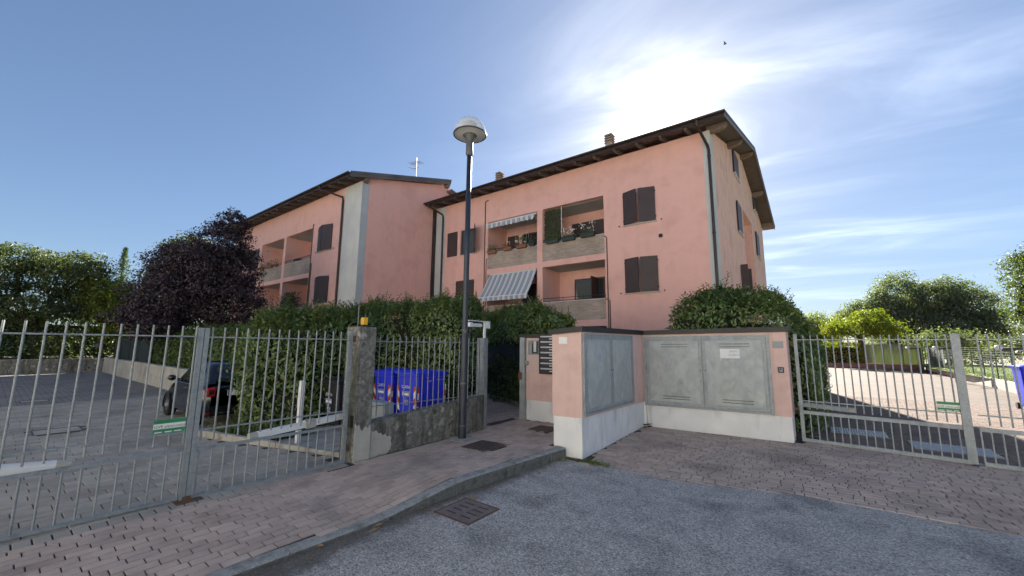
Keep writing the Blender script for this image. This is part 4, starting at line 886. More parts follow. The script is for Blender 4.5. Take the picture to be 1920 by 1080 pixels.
G2, g2pt, gD2, gN2 = gate_leaf('galvanised gate leaf hung on the concrete pillar in front of the laurel hedge', (-5.865,1.592), (-5.815,3.50), zg, zg, [(.01,.048,.05,.02,2.01),(1.87,.05,.045,.03,2.03)], [(1.90,.016,.03,.02,1.86),(.815,.016,.03,.02,1.86),(.598,.034,.03,.02,1.86),(.075,.034,.04,.02,1.86)], 2.02, .69, (.58,.09), .0098, GALV, .1275)

t = thing('gate_stop', 'rusty gate stop plate set in the paving under the two left leaves', 'gate stop', (-5.85,1.6,.1)); build(MB().box((-5.92,1.47,.06),(-5.72,1.72,.124)), 'plate', RUST, t); build(MB().box((-5.84,1.55,.124),(-5.80,1.62,.16)), 'peg', RUST, t)
def sign(label, org, xd, w, h, nrm):
    x = np.array(xd, float); x /= np.linalg.norm(x); z = np.array([0,0,1.]); n = np.array(nrm, float); n /= np.linalg.norm(n); o = np.array(org, float)
    t = thing('gate_sign', label, 'sign', tuple(o+x*w/2)); c = o+x*w/2+z*h/2
    build(MB().obox(c, x*w/2, z*h/2, n*.0015), 'plate', GREENS, t)
    f = lambda u, v, d=.0025: o+x*u*w+z*v*h+n*d
    def strip(u0, u1, v0, v1, m, d): p = (f((u0+u1)/2,(v0+v1)/2,d)); build(MB().obox(p, x*(u1-u0)*w/2, z*(v1-v0)*h/2, n*.0006), 'print', m, t)
    strip(.01,.99,.33,.70,WHREF,.0024)
    for a, b in ((.06,.28),(.37,.58),(.66,.88)): strip(a, b, .055, .13, WHREF, .0024)
    lettering('FUNZIONAMENTO AUTOMATICO', GREEND, t, h*.17, f(.03,.79), x, z, width=w*.94)
    lettering('GVE', TEXTD, t, h*.27, f(.03,.40,.0034), x, z, width=w*.26); lettering('elettronica', TEXTD, t, h*.27, f(.33,.40,.0034), x, z, shear=.35, width=w*.63)
    lettering('installazione  assistenza  manutenzione', GREEND, t, h*.09, f(.05,.20), x, z, width=w*.85)
p = g1pt(1.735,.83); sign('green and white company sign on the left gate, beside the centre post', p+np.array([.016,0,0]), gD, .285, .15, (1,0,0))

def gate_motor(label, P, Q, z0, z1, w=.085, knuckle=None, m=WHITEP):
    P, Q = np.array(P, float), np.array(Q, float); d = (Q-P)/np.linalg.norm(Q-P); n = np.array([-d[1],d[0],0]); n /= np.linalg.norm(n); up = np.cross(d, n)
    up = up if up[2] > 0 else -up
    t = thing('gate_motor', label, 'gate motor', tuple(P)); L = np.linalg.norm(Q-P); mb = MB(); pr = [(-.5,-.5),(.5,-.5),(.5,.25),(.25,.5),(-.25,.5),(-.5,.25)]
    def seg(a, b, s): 
        k = MB(); pts = [P+d*q+n*u*w*s+up*v*w*s for q in (a,b) for u,v in pr]; k.add(pts, [tuple(range(5,-1,-1)), tuple(range(6,12))]+[(i,(i+1)%6,6+(i+1)%6,6+i) for i in range(6)]); return k
    build(seg(.0, L, 1), 'housing', m, t); build(seg(-.10, .0, .95), 'end_cap', BEIGEP, t)
    if knuckle: build(seg(knuckle, knuckle+.14, 1.35), 'knuckle', BEIGEP, t)
    build(MB().obox(P+d*L*.5-up*w*.55, d*L*.46, n*w*.3, up*.01), 'underside_channel', BLACKM, t)
    return t
gate_motor('white gate opener arm on the leaf beside the concrete pillar', (-5.95,2.30,.695), (-5.99,3.50,.775), 0, 0, .085, .62)
gate_motor('white gate opener arm cut by the left edge of the picture', (-6.0,.55,.69), (-6.06,-.55,.79), 0, 0, .10)

# pillar, wall and fence between the gate and the entrance
PIL = thing('concrete_pillar', 'mossy concrete gate pillar with a yellow beacon on top', 'pillar', (-5.93,3.76,.08))
build(MB().bevbox((-6.08,3.545,.0),(-5.71,3.855,2.17), .012), 'shaft', CONC, PIL)
def patch(par, pts, x, m, th=.006):
    n = len(pts); mb = MB().add([(x(y)+.0005,y,z) for y,z in pts]+[(x(y)+th,lerp(y,sum(p[0] for p in pts)/n,.03),lerp(z,sum(p[1] for p in pts)/n,.03)) for y,z in pts], [tuple(range(n)), tuple(range(2*n-1,n-1,-1))]+[(i,n+i,n+(i+1)%n,(i+1)%n) for i in range(n)]); return build(mb, 'render_patch', m, par)
patch(PIL, [(3.56,.02),(3.845,.02),(3.845,.60),(3.82,.645),(3.79,.58),(3.76,.62),(3.72,.60),(3.69,.55),(3.66,.585),(3.63,.66),(3.60,.63),(3.56,.69)], lambda y: -5.71, CONCP)
mb = MB().box((-5.90,3.515,1.93),(-5.80,3.545,2.02)).box((-5.90,3.515,.28),(-5.80,3.545,.36)); build(mb, 'hinge', RUST, PIL); build(MB().box((-5.79,3.53,.62),(-5.73,3.545,.80)), 'photocell', BLACKM, PIL)
t = thing('warning_beacon', 'yellow square flashing beacon standing on the concrete pillar', 'beacon', (-5.86,3.74,2.17)); build(MB().bevbox((-5.895,3.66,2.20),(-5.815,3.75,2.325), .010), 'lens', YELLOW, t); build(MB().box((-5.90,3.655,2.17),(-5.81,3.755,2.20)), 'base', BLACKM, t); build(MB().tube([(-5.90,3.62,2.15),(-5.90,3.62,2.52)], .005, 5), 'aerial', GALV, t)
LW = thing('low_wall', 'dark mossy concrete low wall under the bar fence', 'wall', (-5.8,5.2,.1))
mb = MB().prism([(-5.736,3.857),(-5.705,6.56),(-5.93,6.56),(-5.96,3.857)], 0, [.655,.835,.835,.655]); build(mb, 'wall', CONC, LW)
patch(LW, [(3.865,.03),(4.10,.06),(4.17,.10),(4.24,.17),(4.27,.25),(4.245,.31),(4.26,.36),(4.215,.40),(4.18,.385),(4.13,.44),(4.09,.42),(4.05,.47),(4.01,.46),(3.96,.52),(3.91,.50),(3.865,.54)], lambda y: lerp(-5.735,-5.705,(y-3.945)/2.615), CONCP)
FN = thing('bar_fence', 'galvanised bar fence on the low wall in front of the blue bins', 'fence', (-5.8,5.2,.8))
fx = lambda y: lerp(-5.82, -5.79, (y-3.9)/2.6)
for z0, z1 in ((1.937,1.937),(.89,.842)): build(MB().tube([(fx(3.855),3.855,z0),(fx(6.46),6.46,z1)], .0085, 6), 'rail', GALV, FN)
for i in range(19):
    yy = 4.0+i*.1335
    if yy > 6.42: break
    bar(FN, (fx(yy),yy,.72 if i % 9 != 5 else .70), (fx(yy),yy,2.045), .0085, GALV)
build(MB().box((-5.82,6.455,.80),(-5.785,6.49,2.04)), 'post', GALV, FN)
# pedestrian entrance
t = thing('gate_post', 'galvanised square post left of the pedestrian entrance with the lamp bracket', 'post', (-5.8,6.6,.12)); build(MB().box((-5.87,6.563,.12),(-5.73,6.68,2.045)), 'shaft', GALV, t); build(MB().box((-5.845,6.64,2.045),(-5.80,6.685,2.40)), 'extension', WHITEP, t)
t = thing('entrance_lamp', 'white tubular lamp under a small metal hood on the entrance post', 'lamp', (-5.82,6.5,2.3))
build(MB().box((-5.97,6.12,2.405),(-5.77,6.80,2.418)).box((-5.80,6.69,2.26),(-5.78,6.80,2.405)), 'hood', WHITEP, t)
build(MB().tube([(-5.84,6.22,2.315),(-5.84,6.56,2.325)], .04, 10), 'tube', WHITEP, t); build(MB().box((-5.90,6.14,2.28),(-5.78,6.24,2.37)), 'end_box', WHITEP, t); build(MB().tube([(-5.83,6.2,2.0),(-5.83,6.2,2.3)], .014, 6), 'conduit', BLACKM, t)
t = thing('gate_post', 'galvanised post with the latch, right of the pedestrian entrance', 'post', (-5.74,8.0,.13)); build(MB().box((-5.81,7.98,.13),(-5.665,8.07,2.085)), 'shaft', GALVW, t); build(MB().box((-5.83,7.95,1.07),(-5.74,7.98,1.24)), 'latch', RUST, t)
EW = thing('entrance_wall', 'pink wall with a white base holding the intercom and letterboxes', 'wall', (-4.7,8.2,.1))
build(MB().box((-5.655,8.06,.10),(-3.6,8.36,.60)), 'base', WHITE_BASE, EW); build(MB().box((-5.66,8.05,.60),(-3.6,8.37,2.075)), 'wall', PINK_LOW, EW); build(MB().box((-5.86,7.99,2.09),(-3.5,8.43,2.165)), 'cap', CAPM, EW)
build(MB().box((-5.655,8.043,1.27),(-5.26,8.05,2.07)), 'plaster_panel', mat('pale_pink_plaster', [(.56,.43,.395),(.62,.485,.45)], .9, scale=4, streak=.4, scol=(.42,.34,.32), sst=(6,6,2)), EW)
build(MB().box((-5.655,7.99,1.42),(-5.59,8.043,1.52)), 'latch_keep', GALVW, EW)
t = thing('intercom_panel', 'steel intercom panel with call buttons beside the letterboxes', 'intercom', (-5.43,8.04,1.67)); build(MB().box((-5.585,8.022,1.675),(-5.285,8.043,2.015)), 'frame', GALV, t); build(MB().box((-5.565,8.018,1.70),(-5.30,8.022,1.995)), 'panel', TEXTD, t)
build(MB().box((-5.56,8.012,1.935),(-5.45,8.018,1.995)), 'speaker', GALV, t); build(MB().box((-5.55,8.012,1.70),(-5.47,8.018,1.925)), 'name_plate', GREYP, t)
for i in range(9): build(MB().box((-5.42,8.010,1.745+i*.028),(-5.345,8.018,1.768+i*.028)), 'button', WHITEP, t)
t = thing('letterbox_bank', 'black bank of letterboxes with silver strips, half hidden by the meter wall', 'letterboxes', (-4.8,8.0,1.2)); build(MB().box((-5.24,7.975,1.235),(-4.38,8.05,2.155)), 'frame', BLACKM, t)
for c in range(2):
    for i in range(7):
        x0 = -5.185+c*.40; z0 = 1.262+i*.1245; bx = build(MB().box((x0,7.962,z0),(x0+.375,7.975,z0+.075)), 'letterbox', TEXTD, t); build(MB().box((x0,7.955,z0+.079),(x0+.375,7.975,z0+.112)), 'slot_flap', WHGALV, bx); build(MB().box((x0+.24,7.957,z0+.03),(x0+.34,7.962,z0+.05)), 'name_card', WHREF, bx); build(MB().lathe([(.008,0),(.008,.004),(0,.004)], (x0+.16,7.957,z0+.04), 8), 'lock', GALV, bx)
t = thing('shade_screen', 'dark green shade net stretched behind the pedestrian entrance', 'screen', (-7.6,10.1,.2)); mb = MB(); P = []; nx = 60
A_, B_ = np.array([-10.2,11.35]), np.array([-4.9,8.85])
for i in range(nx+1):
    q = lerp(A_, B_, i/nx)
    for j in range(7): z = .15+j*.335; P.append((q[0]+.02*math.sin(i*.9+j), q[1]+.03*math.sin(i*.5+j*1.3), z+.015*math.sin(i*.35)))
mb.add(P, [(i*7+j,(i+1)*7+j,(i+1)*7+j+1,i*7+j+1) for i in range(nx) for j in range(6)]); build(mb, 'net', GREENMESH, t)
for i in range(4): q = lerp(A_, B_, i/3.); build(MB().tube([(q[0],q[1]+.06,.05),(q[0],q[1]+.06,2.2)], .025, 6), 'post', BLACKM, t)
t = thing('path_edging', 'low concrete edging along the entrance path under the bushes', 'kerb', (-7.8,10.0,.1))
for i in range(5):
    a, b = lerp(np.array([-10.0,11.05]), np.array([-5.66,8.9]), (i+.01)/5), lerp(np.array([-10.0,11.05]), np.array([-5.66,8.9]), (i+.99)/5); e = (b-a)/2; c = (a+b)/2; nn = np.array([-e[1],e[0]])/np.linalg.norm(e)
    build(MB().obox((*c,.16), (*e,0), (*(nn*.05),0), (0,0,.11)), 'edging_stone', CONCL, t)

# right gate
RP, RQ = (-.335,10.297), (1.985,10.055)
G3, g3pt, gD3, gN3 = gate_leaf('galvanised right gate leaf hung beside the meter wall, seen against the driveway', RP, RQ, .02, .02, [(.02,.06,.05,.0,2.165),(2.33-.05,.11,.10,.02,2.145)], [(2.045,.018,.03,.04,2.28),(.805,.018,.03,.04,2.28),(.578,.062,.05,.04,2.28),(.035,.062,.06,.04,2.28)], 2.135, .65, (.55,.06), .0115, GALVW, .1185, .04)
G4, g4pt, gD4, gN4 = gate_leaf('galvanised right gate leaf cut by the right edge of the picture', (2.02,10.05), (4.34,9.81), .02, .02, [(.045,.02,.05,.05,.60),(2.30,.06,.06,.02,2.12)], [(2.045,.018,.03,.04,2.28),(.805,.018,.03,.04,2.28),(.578,.062,.05,.04,2.28),(.035,.062,.06,.04,2.28)], 2.135, .65, (.55,.06), .0115, GALVW, .1185, .04)
p = g3pt(1.955,.832)-gN3*.02
sign('green and white company sign on the right gate, left of its thick post', p, gD3, .29, .155, -gN3)
t = gate_motor('grey gate opener arm behind the right gate next to the hedge', tuple(g3pt(.76,.69)+gN3*.14), tuple(g3pt(-.05,.72)+gN3*.14), 0, 0, .09, None, GREYP)
build(MB().box((1.90,9.985,-.01),(2.12,10.12,.02)), 'foot_plate', BLACKM, G3)
for z in (.63, 1.98): build(MB().obox(g3pt(-.04,z), gD3*.05, gN3*.02, (0,0,.03)), 'hinge', RUST, G3)

# ------------------------------------------------------------------ meter wall with its steel doors
MW = thing('meter_wall', 'L shaped pink utility wall with steel cupboard doors and a dark cap', 'wall', (-2.6,9.0,0))
A, B, C, D, E_, F_ = (-3.83,6.27), (-3.257,6.30), (-3.38,9.76), (-.46,10.005), (-.44,10.55), (-3.95,10.4)
poly = [A,B,C,D,E_,F_]
build(MB().prism(poly, [.66,.672,.575,.505,.505,.6], [2.095,2.145,2.175,2.225,2.24,2.15]), 'wall', PINK_LOW, MW)
ins = .014
nA, nB, nC, nD = (A[0]+ins,A[1]+ins), (B[0]-ins,B[1]+ins), (C[0]-ins,C[1]+ins), (D[0]-ins,D[1]+ins)
d = np.array(D)-np.array(C); d /= np.linalg.norm(d); n_ = np.array([-d[1],d[0]])
q = lambda s, o: tuple(np.array(nC)+d*s+n_*o)
bp_ = [nA,nB,nC,q(.05,0),q(.05,.10),q(.17,.10),q(.17,0),nD,(E_[0]-ins,E_[1]-ins),(F_[0]+ins,F_[1]-ins)]
build(MB().prism(bp_, [.0]*10, [.66,.672,.575,.573,.573,.57,.57,.505,.505,.6]), 'base', WHITE_BASE, MW)
mb = MB().prism([(-3.80,6.19),(-3.30,6.21),(-3.235,6.29),(-3.27,6.9),(-3.257,6.31),(-3.83,6.284)], [-.02]*6, [.05,.02,.03,.02,.60,.30]); 
cp_ = [(A[0]-.05,A[1]-.05),(B[0]+.05,B[1]-.05),(C[0]+.05,C[1]-.046),(D[0]+.05,D[1]-.046),(E_[0]+.05,E_[1]+.05),(F_[0]-.05,F_[1]+.05)]
build(MB().prism(cp_, [2.09,2.148,2.178,2.228,2.243,2.153], [2.18,2.24,2.28,2.335,2.35,2.26]), 'cap', CAPM, MW)
mb = MB()
for (a, b) in ((A,B),(B,C),(C,D)):
    e = np.array(b)-np.array(a); L = np.linalg.norm(e); e /= L; o = np.array([e[1],-e[0]])
# steel cupboard doors
def cupboard(P, Q, s0, s1, z0a, z0b, z1a, z1b, vents, pyr):
    P, Q = np.array(P), np.array(Q); d = (Q-P)/np.linalg.norm(Q-P); n = np.array([d[1],-d[0]]); L = s1-s0
    pt = lambda s, t, o: (*(P+d*(s0+s*L)+n*o), lerp(lerp(z0a,z0b,s), lerp(z1a,z1b,s), t))
    def slab(par, name, sa, sb, ta, tb, o0, o1, m):
        c = [pt(s,t,o) for o in (o0,o1) for s,t in ((sa,ta),(sb,ta),(sb,tb),(sa,tb))]
        return build(MB().add(c, [(3,2,1,0),(4,5,6,7)]+[(i,(i+1)%4,4+(i+1)%4,4+i) for i in range(4)]), name, m, par)
    fs, ft = .022, .028
    mb = MB()
    for sa, sb, ta, tb in ((0,1,1-ft,1),(0,1,0,ft),(0,fs,ft,1-ft),(1-fs,1,ft,1-ft)):
        c = [pt(s,t,o) for o in (.0,.035) for s,t in ((sa,ta),(sb,ta),(sb,tb),(sa,tb))]; mb.add(c, [(3,2,1,0),(4,5,6,7)]+[(i,(i+1)%4,4+(i+1)%4,4+i) for i in range(4)])
    build(mb, 'door_frame', GALVW, MW)
    for k in range(2):
        a, b = (fs+.003, .498) if k == 0 else (.502, 1-fs-.003); ta, tb = ft+.004, 1-ft-.004
        dr = slab(MW, 'cupboard_door', a, b, ta, tb, .004, .024, DOORM)
        w = .045; mb = MB()
        for sa, sb, tA, tB in ((a,b,tb-w*.9,tb),(a,b,ta,ta+w*.9),(a,a+w*.62,ta+w*.9,tb-w*.9),(b-w*.62,b,ta+w*.9,tb-w*.9)):
            c = [pt(s,t,o) for o in (.024,.031) for s,t in ((sa,tA),(sb,tA),(sb,tB),(sa,tB))]; mb.add(c, [(3,2,1,0),(4,5,6,7)]+[(i,(i+1)%4,4+(i+1)%4,4+i) for i in range(4)])
        build(mb, 'door_border', GALVW, dr)
        sa, sb, tA, tB = a+w*.62, b-w*.62, ta+w*.9, tb-w*.9
        c = [pt(s,t,.0245) for s,t in ((sa,tA),(sb,tA),(sb,tB),(sa,tB))]+[pt((sa+sb)/2,(tA+tB)/2,.0245+pyr)]
        build(MB().add(c, [(0,1,4),(1,2,4),(2,3,4),(3,0,4)]), 'door_panel', DOORM, dr)
        lk = MB().obox(pt(.482 if k == 0 else .518, .52, .034), (*(d*.009),0), (*(n*.005),0), (0,0,.012)); build(lk, 'lock', BLACKM, dr)
        hm = MB()
        for t in (.13,.87): hm.obox(pt(fs if k == 0 else 1-fs, t, .037), (*(d*.012),0), (*(n*.006),0), (0,0,.05))
        build(hm, 'hinge', GALVW, dr)
        if vents:
            vm = MB()
            for t in (.115,.150,.845,.882):
                nv = 26
                for i in range(nv):
                    s = lerp(lerp(sa,sb,.26), lerp(sa,sb,.80), (i+.5)/nv); vm.obox(pt(s,t,.0265+pyr*.28), (*(d*.0085),0), (*(n*.0015),0), (0,0,.006))
            build(vm, 'vent_slots', BLACKM, dr)
cupboard(B, C, .05, 2.66, .70, .645, 2.115, 2.135, False, .05)
cupboard(C, D, .03, 2.63, .508, .52, 2.135, 2.172, True, .05)
def plate3(name, lab, cat, P, Q, s0, s1, z0, z1, off, m, th=.006):
    P, Q = np.array(P), np.array(Q); d = (Q-P)/np.linalg.norm(Q-P); n = np.array([d[1],-d[0]]); c = P+d*(s0+s1)/2
    t = thing(name, lab, cat, (c[0],c[1],z0)); build(MB().obox((*(c+n*(off+th/2)),(z0+z1)/2), (*(d*(s1-s0)/2),0), (*(n*th/2),0), (0,0,(z1-z0)/2)), 'plate', m, t)
    return t, np.array([*d,0]), np.array([*n,0]), np.array([*(P+d*s0+n*(off+th)),z0])
t, d3, n3, o3 = plate3('paper_notice', 'white paper no parking notice taped on the right steel cupboard door', 'notice', C, D, 1.70, 2.075, 1.605, 1.86, .050, WHITEP, .002)
lettering('DIVIETO', TEXTB, t, .062, o3+d3*.182+np.array([0,0,.180])+n3*.001, d3, (0,0,1), width=.165); lettering('DI SOSTA', TEXTB, t, .058, o3+d3*.165+np.array([0,0,.106])+n3*.001, d3, (0,0,1), width=.20); lettering('LASCIARE LIBERO IL PASSAGGIO', TEXTB, t, .030, o3+d3*.015+np.array([0,0,.030])+n3*.001, d3, (0,0,1), width=.345)
plate3('wall_plaque', 'blank pale metal plaque on the pink wall end beside the right gate', 'plaque', C, D, 2.69, 2.875, 1.89, 2.03, .0, GALV)
plate3('wall_plaque', 'blank white plaque on the pink end facing the road near the letterboxes', 'plaque', A, B, .14, .305, 1.93, 2.05, .0, WHITEP)
t, d3, n3, o3 = plate3('key_switch', 'black key switch box on the pink wall below the metal plaque', 'key switch', C, D, 2.75, 2.85, 1.385, 1.50, .0, BLACKM, .03)
build(MB().obox(o3+d3*.05+np.array([0,0,.058])+n3*.001, d3*.032, n3*.003, (0,0,.038)), 'face', GALV, t); build(MB().obox(o3+d3*.04+np.array([0,0,.07])+n3*.004, d3*.012, n3*.003, (0,0,.012)), 'keyhole', BLACKM, t)

# ------------------------------------------------------------------ street lamp
LX, LYp = -5.46, 5.66; lz = zs(LX, LYp)
SL_ = thing('street_lamp', 'tall dark blue street lamp with a clear dome head standing on the brick sidewalk', 'street lamp', (LX,LYp,lz))
build(MB().lathe([(.076,0),(.074,1.0),(.070,1.12),(.066,2.0),(.058,2.12),(.056,3.5),(.050,5.72),(.0,5.72)], (LX,LYp,lz), 16), 'pole', LAMPBLUE, SL_, True)
mb = MB()
for z in (1.03, 2.05, .25): mb.lathe([(.080,-.012),(.080,.012),(.06,.03)], (LX,LYp,lz+z), 16)
build(mb, 'band', LAMPGREY, SL_); zt = lz+5.72
build(MB().lathe([(.0,-.02),(.052,-.02),(.078,.03),(.078,.28),(.066,.33),(.10,.40),(.15,.45),(.0,.45)], (LX,LYp,zt-.02), 18), 'collar', LAMPGREY, SL_, True)
build(MB().lathe([(.34,.0),(.352,.0),(.352,.022),(.33,.022),(.33,.0)], (LX,LYp,zt+.44), 36), 'rim', LAMPGREY, SL_)
build(MB().lathe([(.10,-.012),(.33,.012)], (LX,LYp,zt+.435), 36), 'reflector_plate', OPAL, SL_, True)
build(MB().lathe([(.235,.03),(.215,.12),(.15,.25),(.07,.315),(0,.325)], (LX,LYp,zt+.44), 24), 'reflector_hood', LAMPGREY, SL_, True)
dm = bpy.data.materials.new('clear_acrylic'); dm.use_nodes = True; t_ = dm.node_tree; P_ = t_.nodes['Principled BSDF']; P_.inputs['Base Color'].default_value = (.80,.84,.86,1); P_.inputs['Roughness'].default_value = .12
tp = t_.nodes.new('ShaderNodeBsdfTransparent'); tp.inputs[0].default_value = (.86,.89,.92,1); mx = t_.nodes.new('ShaderNodeMixShader'); mx.inputs[0].default_value = .48; t_.links.new(tp.outputs[0], mx.inputs[1]); t_.links.new(P_.outputs[0], mx.inputs[2]); t_.links.new(mx.outputs[0], t_.nodes['Material Output'].inputs['Surface'])
build(MB().lathe([(.345*math.cos(a), .365*math.sin(a)) for a in [math.pi/2*i/10 for i in range(11)]], (LX,LYp,zt+.462), 36), 'dome', dm, SL_, True)
mb = MB(); k = 22; P = [(LX,LYp,lz+.022)]+[(LX+.02+(.27+.07*math.sin(i*1.7)+.04*math.sin(i*4.1))*math.cos(i*2*math.pi/k), LYp+(.24+.06*math.sin(i*2.3))*math.sin(i*2*math.pi/k), lz+.010) for i in range(k)]
mb.add(P, [(0,1+i,1+(i+1)%k) for i in range(k)]); mb.add([(x,y,z-.03) for x,y,z in P[1:]]+P[1:], [(i,(i+1)%k,k+(i+1)%k,k+i) for i in range(k)]); build(mb, 'concrete_footing', CONCL, SL_)

# ------------------------------------------------------------------ wheelie bins
def wheelie_bin(label, cat, X0, X1, Y0, Y1, zb, zt, m, group, text=True, full=True):
    """front (with the print) faces -Y; X0 < X1"""
    t = thing('wheelie_bin', label, cat, ((X0+X1)/2, (Y0+Y1)/2, zb), group); w = X1-X0; e = .045
    P = []
    for z, k in ((zb+.10,.06),(zb+.30,.045),(zt-.14,.012),(zt-.13,-.004),(zt-.06,-.01)):
        a, b, c, d = X0+k, X1-k, Y0+k, Y1-k*1.2; P += [(a+e,c,z),(b-e,c,z),(b,c+e,z),(b,d-e,z),(b-e,d,z),(a+e,d,z),(a,d-e,z),(a,c+e,z)]
    f = [tuple(range(7,-1,-1))]+[(k*8+i,k*8+(i+1)%8,k*8+8+(i+1)%8,k*8+8+i) for k in range(4) for i in range(8)]
    build(MB().add(P, f), 'body', m, t)
    L = MB(); nx, ny = 14, 10; V = []
    for j in range(ny+1):
        for i in range(nx+1):
            u, v = i/nx, j/ny; bul = (math.sin(math.pi*u)**.6)*(math.sin(math.pi*min(1,v*1.05))**.7 if v < .95 else 0)
            V.append((lerp(X0-.025,X1+.025,u), lerp(Y0-.04,Y1+.05,v), zt-.035+.075*bul*(1-.35*v)+.012*math.sin(u*math.pi*4)*(v < .2)))
    n = len(V); V += [(x,y,zt-.065) for x,y,z in V]; g = nx+1
    ff = [(j*g+i,j*g+i+1,(j+1)*g+i+1,(j+1)*g+i) for j in range(ny) for i in range(nx)]
    for i in range(nx): ff += [(i,n+i,n+i+1,i+1), (ny*g+i,ny*g+i+1,n+ny*g+i+1,n+ny*g+i)]
    for j in range(ny): ff += [(j*g,(j+1)*g,n+(j+1)*g,n+j*g), (j*g+nx,n+j*g+nx,n+(j+1)*g+nx,(j+1)*g+nx)]
    ff.append((n,n+ny*g,n+ny*g+nx,n+nx)); build(L.add(V, ff), 'lid', m, t, False)
    build(MB().tube([(X0+.06,Y1+.03,zt-.10),(X0+.06,Y1+.09,zt-.06),(X1-.06,Y1+.09,zt-.06),(X1-.06,Y1+.03,zt-.10)], .016, 6), 'handle', m, t)
    for x in (X0+.03, X1-.03):
        mb = MB().lathe([(0,-.03),(.10,-.03),(.10,.03),(0,.03)], (0,0,0), 14); mb.v = [(x+c,Y1-.02+a,zb+.10+b) for a,b,c in mb.v]; build(mb, 'wheel', TYRE, t)
    if text:
        xc = (X0+X1)/2; fy = Y0+.008
        tz = zt-.36; lettering('CARTA', TEXTW, t, .085, (xc-.16,fy-.006,tz), (1,0,.0), (0,.02,1), width=.27)
        build(MB().box((xc-.14,fy-.008,tz-.16),(xc+.10,fy-.002,tz-.055)), 'logo_panel', TEXTB, t)
        build(MB().box((xc-.115,fy-.010,tz-.135),(xc-.095,fy-.0085,tz-.085)).box((xc-.08,fy-.010,tz-.135),(xc+.08,fy-.0085,tz-.10)), 'logo_print', TEXTW, t)
        build(MB().box((xc-.10,fy-.006,tz-.20),(xc+.02,fy-.001,tz-.185)).box((xc-.08,fy-.006,tz-.285),(xc+.07,fy-.001,tz-.225)).box((xc-.05,fy-.006,tz-.33),(xc+.07,fy-.001,tz-.30)), 'small_print', TEXTB, t)
        for side in ((-1, 1) if m is BLUEP else ()):
            xe = X0+.02 if side < 0 else X1-.02
            for i in range(4):
                z1 = zt-.36-i*.13; mm = REDREF if i % 2 == 0 else WHREF
                sx = .0; P = [(xe-.085*side,fy-.008+.004*i,z1+.05),(xe-.085*side,fy-.006+.008*i,z1-.08),(xe,fy-.006+.008*i,z1+.0),(xe,fy-.008+.004*i,z1+.13)]
                if i == 0: P[3] = (xe,fy-.010,z1+.05)
                build(MB().quad(*P), 'reflector', mm, t)
                build(MB().quad((xe+.012*side,Y0+.03,z1+.05),(xe+.010*side,Y0+.03,z1-.08),(xe+.010*side,Y0+.07,z1-.08),(xe+.012*side,Y0+.07,z1+.05)), 'reflector', mm, t)
    if full:
        build(MB().box((X1+.001,Y0+.30,zt-.225),(X1+.003,Y0+.38,zt-.20)).box((X1+.0005,Y0+.50,zt-.20),(X1+.003,Y0+.72,zt-.19)), 'embossed_mark', TEXTB, t)
        for i in range(4):
            z1 = zt-.30-i*.13; build(MB().quad((X1-.006-.005*i,Y1-.055,z1),(X1-.010-.005*i,Y1-.055,z1-.13),(X1-.010-.005*i,Y1+.0-.02,z1-.13),(X1-.006-.005*i,Y1-.02,z1)), 'reflector', REDREF if i % 2 else WHREF, t)
    return t
BG = 'blue paper bins behind the bar fence'
wheelie_bin('blue paper wheelie bin next to the concrete pillar, partly behind a grey box', 'bin', -8.02, -7.36, 5.39, 6.2, .09, 1.33, BLUEP, BG)
wheelie_bin('blue paper wheelie bin nearest the street lamp, its broad side to the fence', 'bin', -7.17, -6.50, 5.39, 6.22, .09, 1.345, BLUEP, BG)
wheelie_bin('black wheelie bin with white print in the gap of the laurel hedge', 'bin', -8.62, -8.02, 4.55, 5.2, .08, 1.15, BLUED, 'black bin behind the left gate', True, False)
wheelie_bin('lilac blue wheelie bin standing in sunlight on the right driveway', 'bin', 5.06, 5.76, 19.6, 20.4, .02, 1.42, BLUEP, 'bin on the driveway', False, True)
t = thing('control_box', 'light grey control box on a leg in front of the first blue bin', 'box', (-6.4,4.4,.1)); build(MB().bevbox((-6.66,4.36,.50),(-6.10,4.56,.86), .01), 'housing', GREYP, t); build(MB().box((-6.64,4.40,.08),(-6.52,4.52,.50)), 'leg', GREYP, t); build(MB().box((-6.20,4.345,.46),(-6.12,4.36,.52)), 'latch', BLACKM, t)
t = thing('photocell_post', 'white photocell post standing in the bed behind the left gate', 'post', (-7.6,3.62,.07)); build(MB().box((-7.645,3.585,.07),(-7.565,3.655,1.21)), 'shaft', WHITEP, t); build(MB().box((-7.70,3.60,.75),(-7.645,3.65,1.10)), 'photocell', GREYP, t)
t = thing('bed_edging', 'low concrete edging of the planting bed behind the left gate', 'kerb', (-8,3.2,.06))
for i in range(5):
    a, b = lerp(np.array([-10.0,2.76]), np.array([-6.05,3.66]), (i+.01)/5), lerp(np.array([-10.0,2.76]), np.array([-6.05,3.66]), (i+.99)/5); e = (b-a)/2; c = (a+b)/2; nn = np.array([-e[1],e[0]])/np.linalg.norm(e)
    build(MB().obox((*c,.10), (*e,0), (*(nn*.045),0), (0,0,.075)), 'edging_stone', CONCL, t)
build(MB().prism([(-8.0,3.45),(-6.02,3.80),(-5.97,6.5),(-8.9,6.45),(-8.75,4.4)], .0, .105), 'bin_platform', CONCL)['kind'] = 'structure'

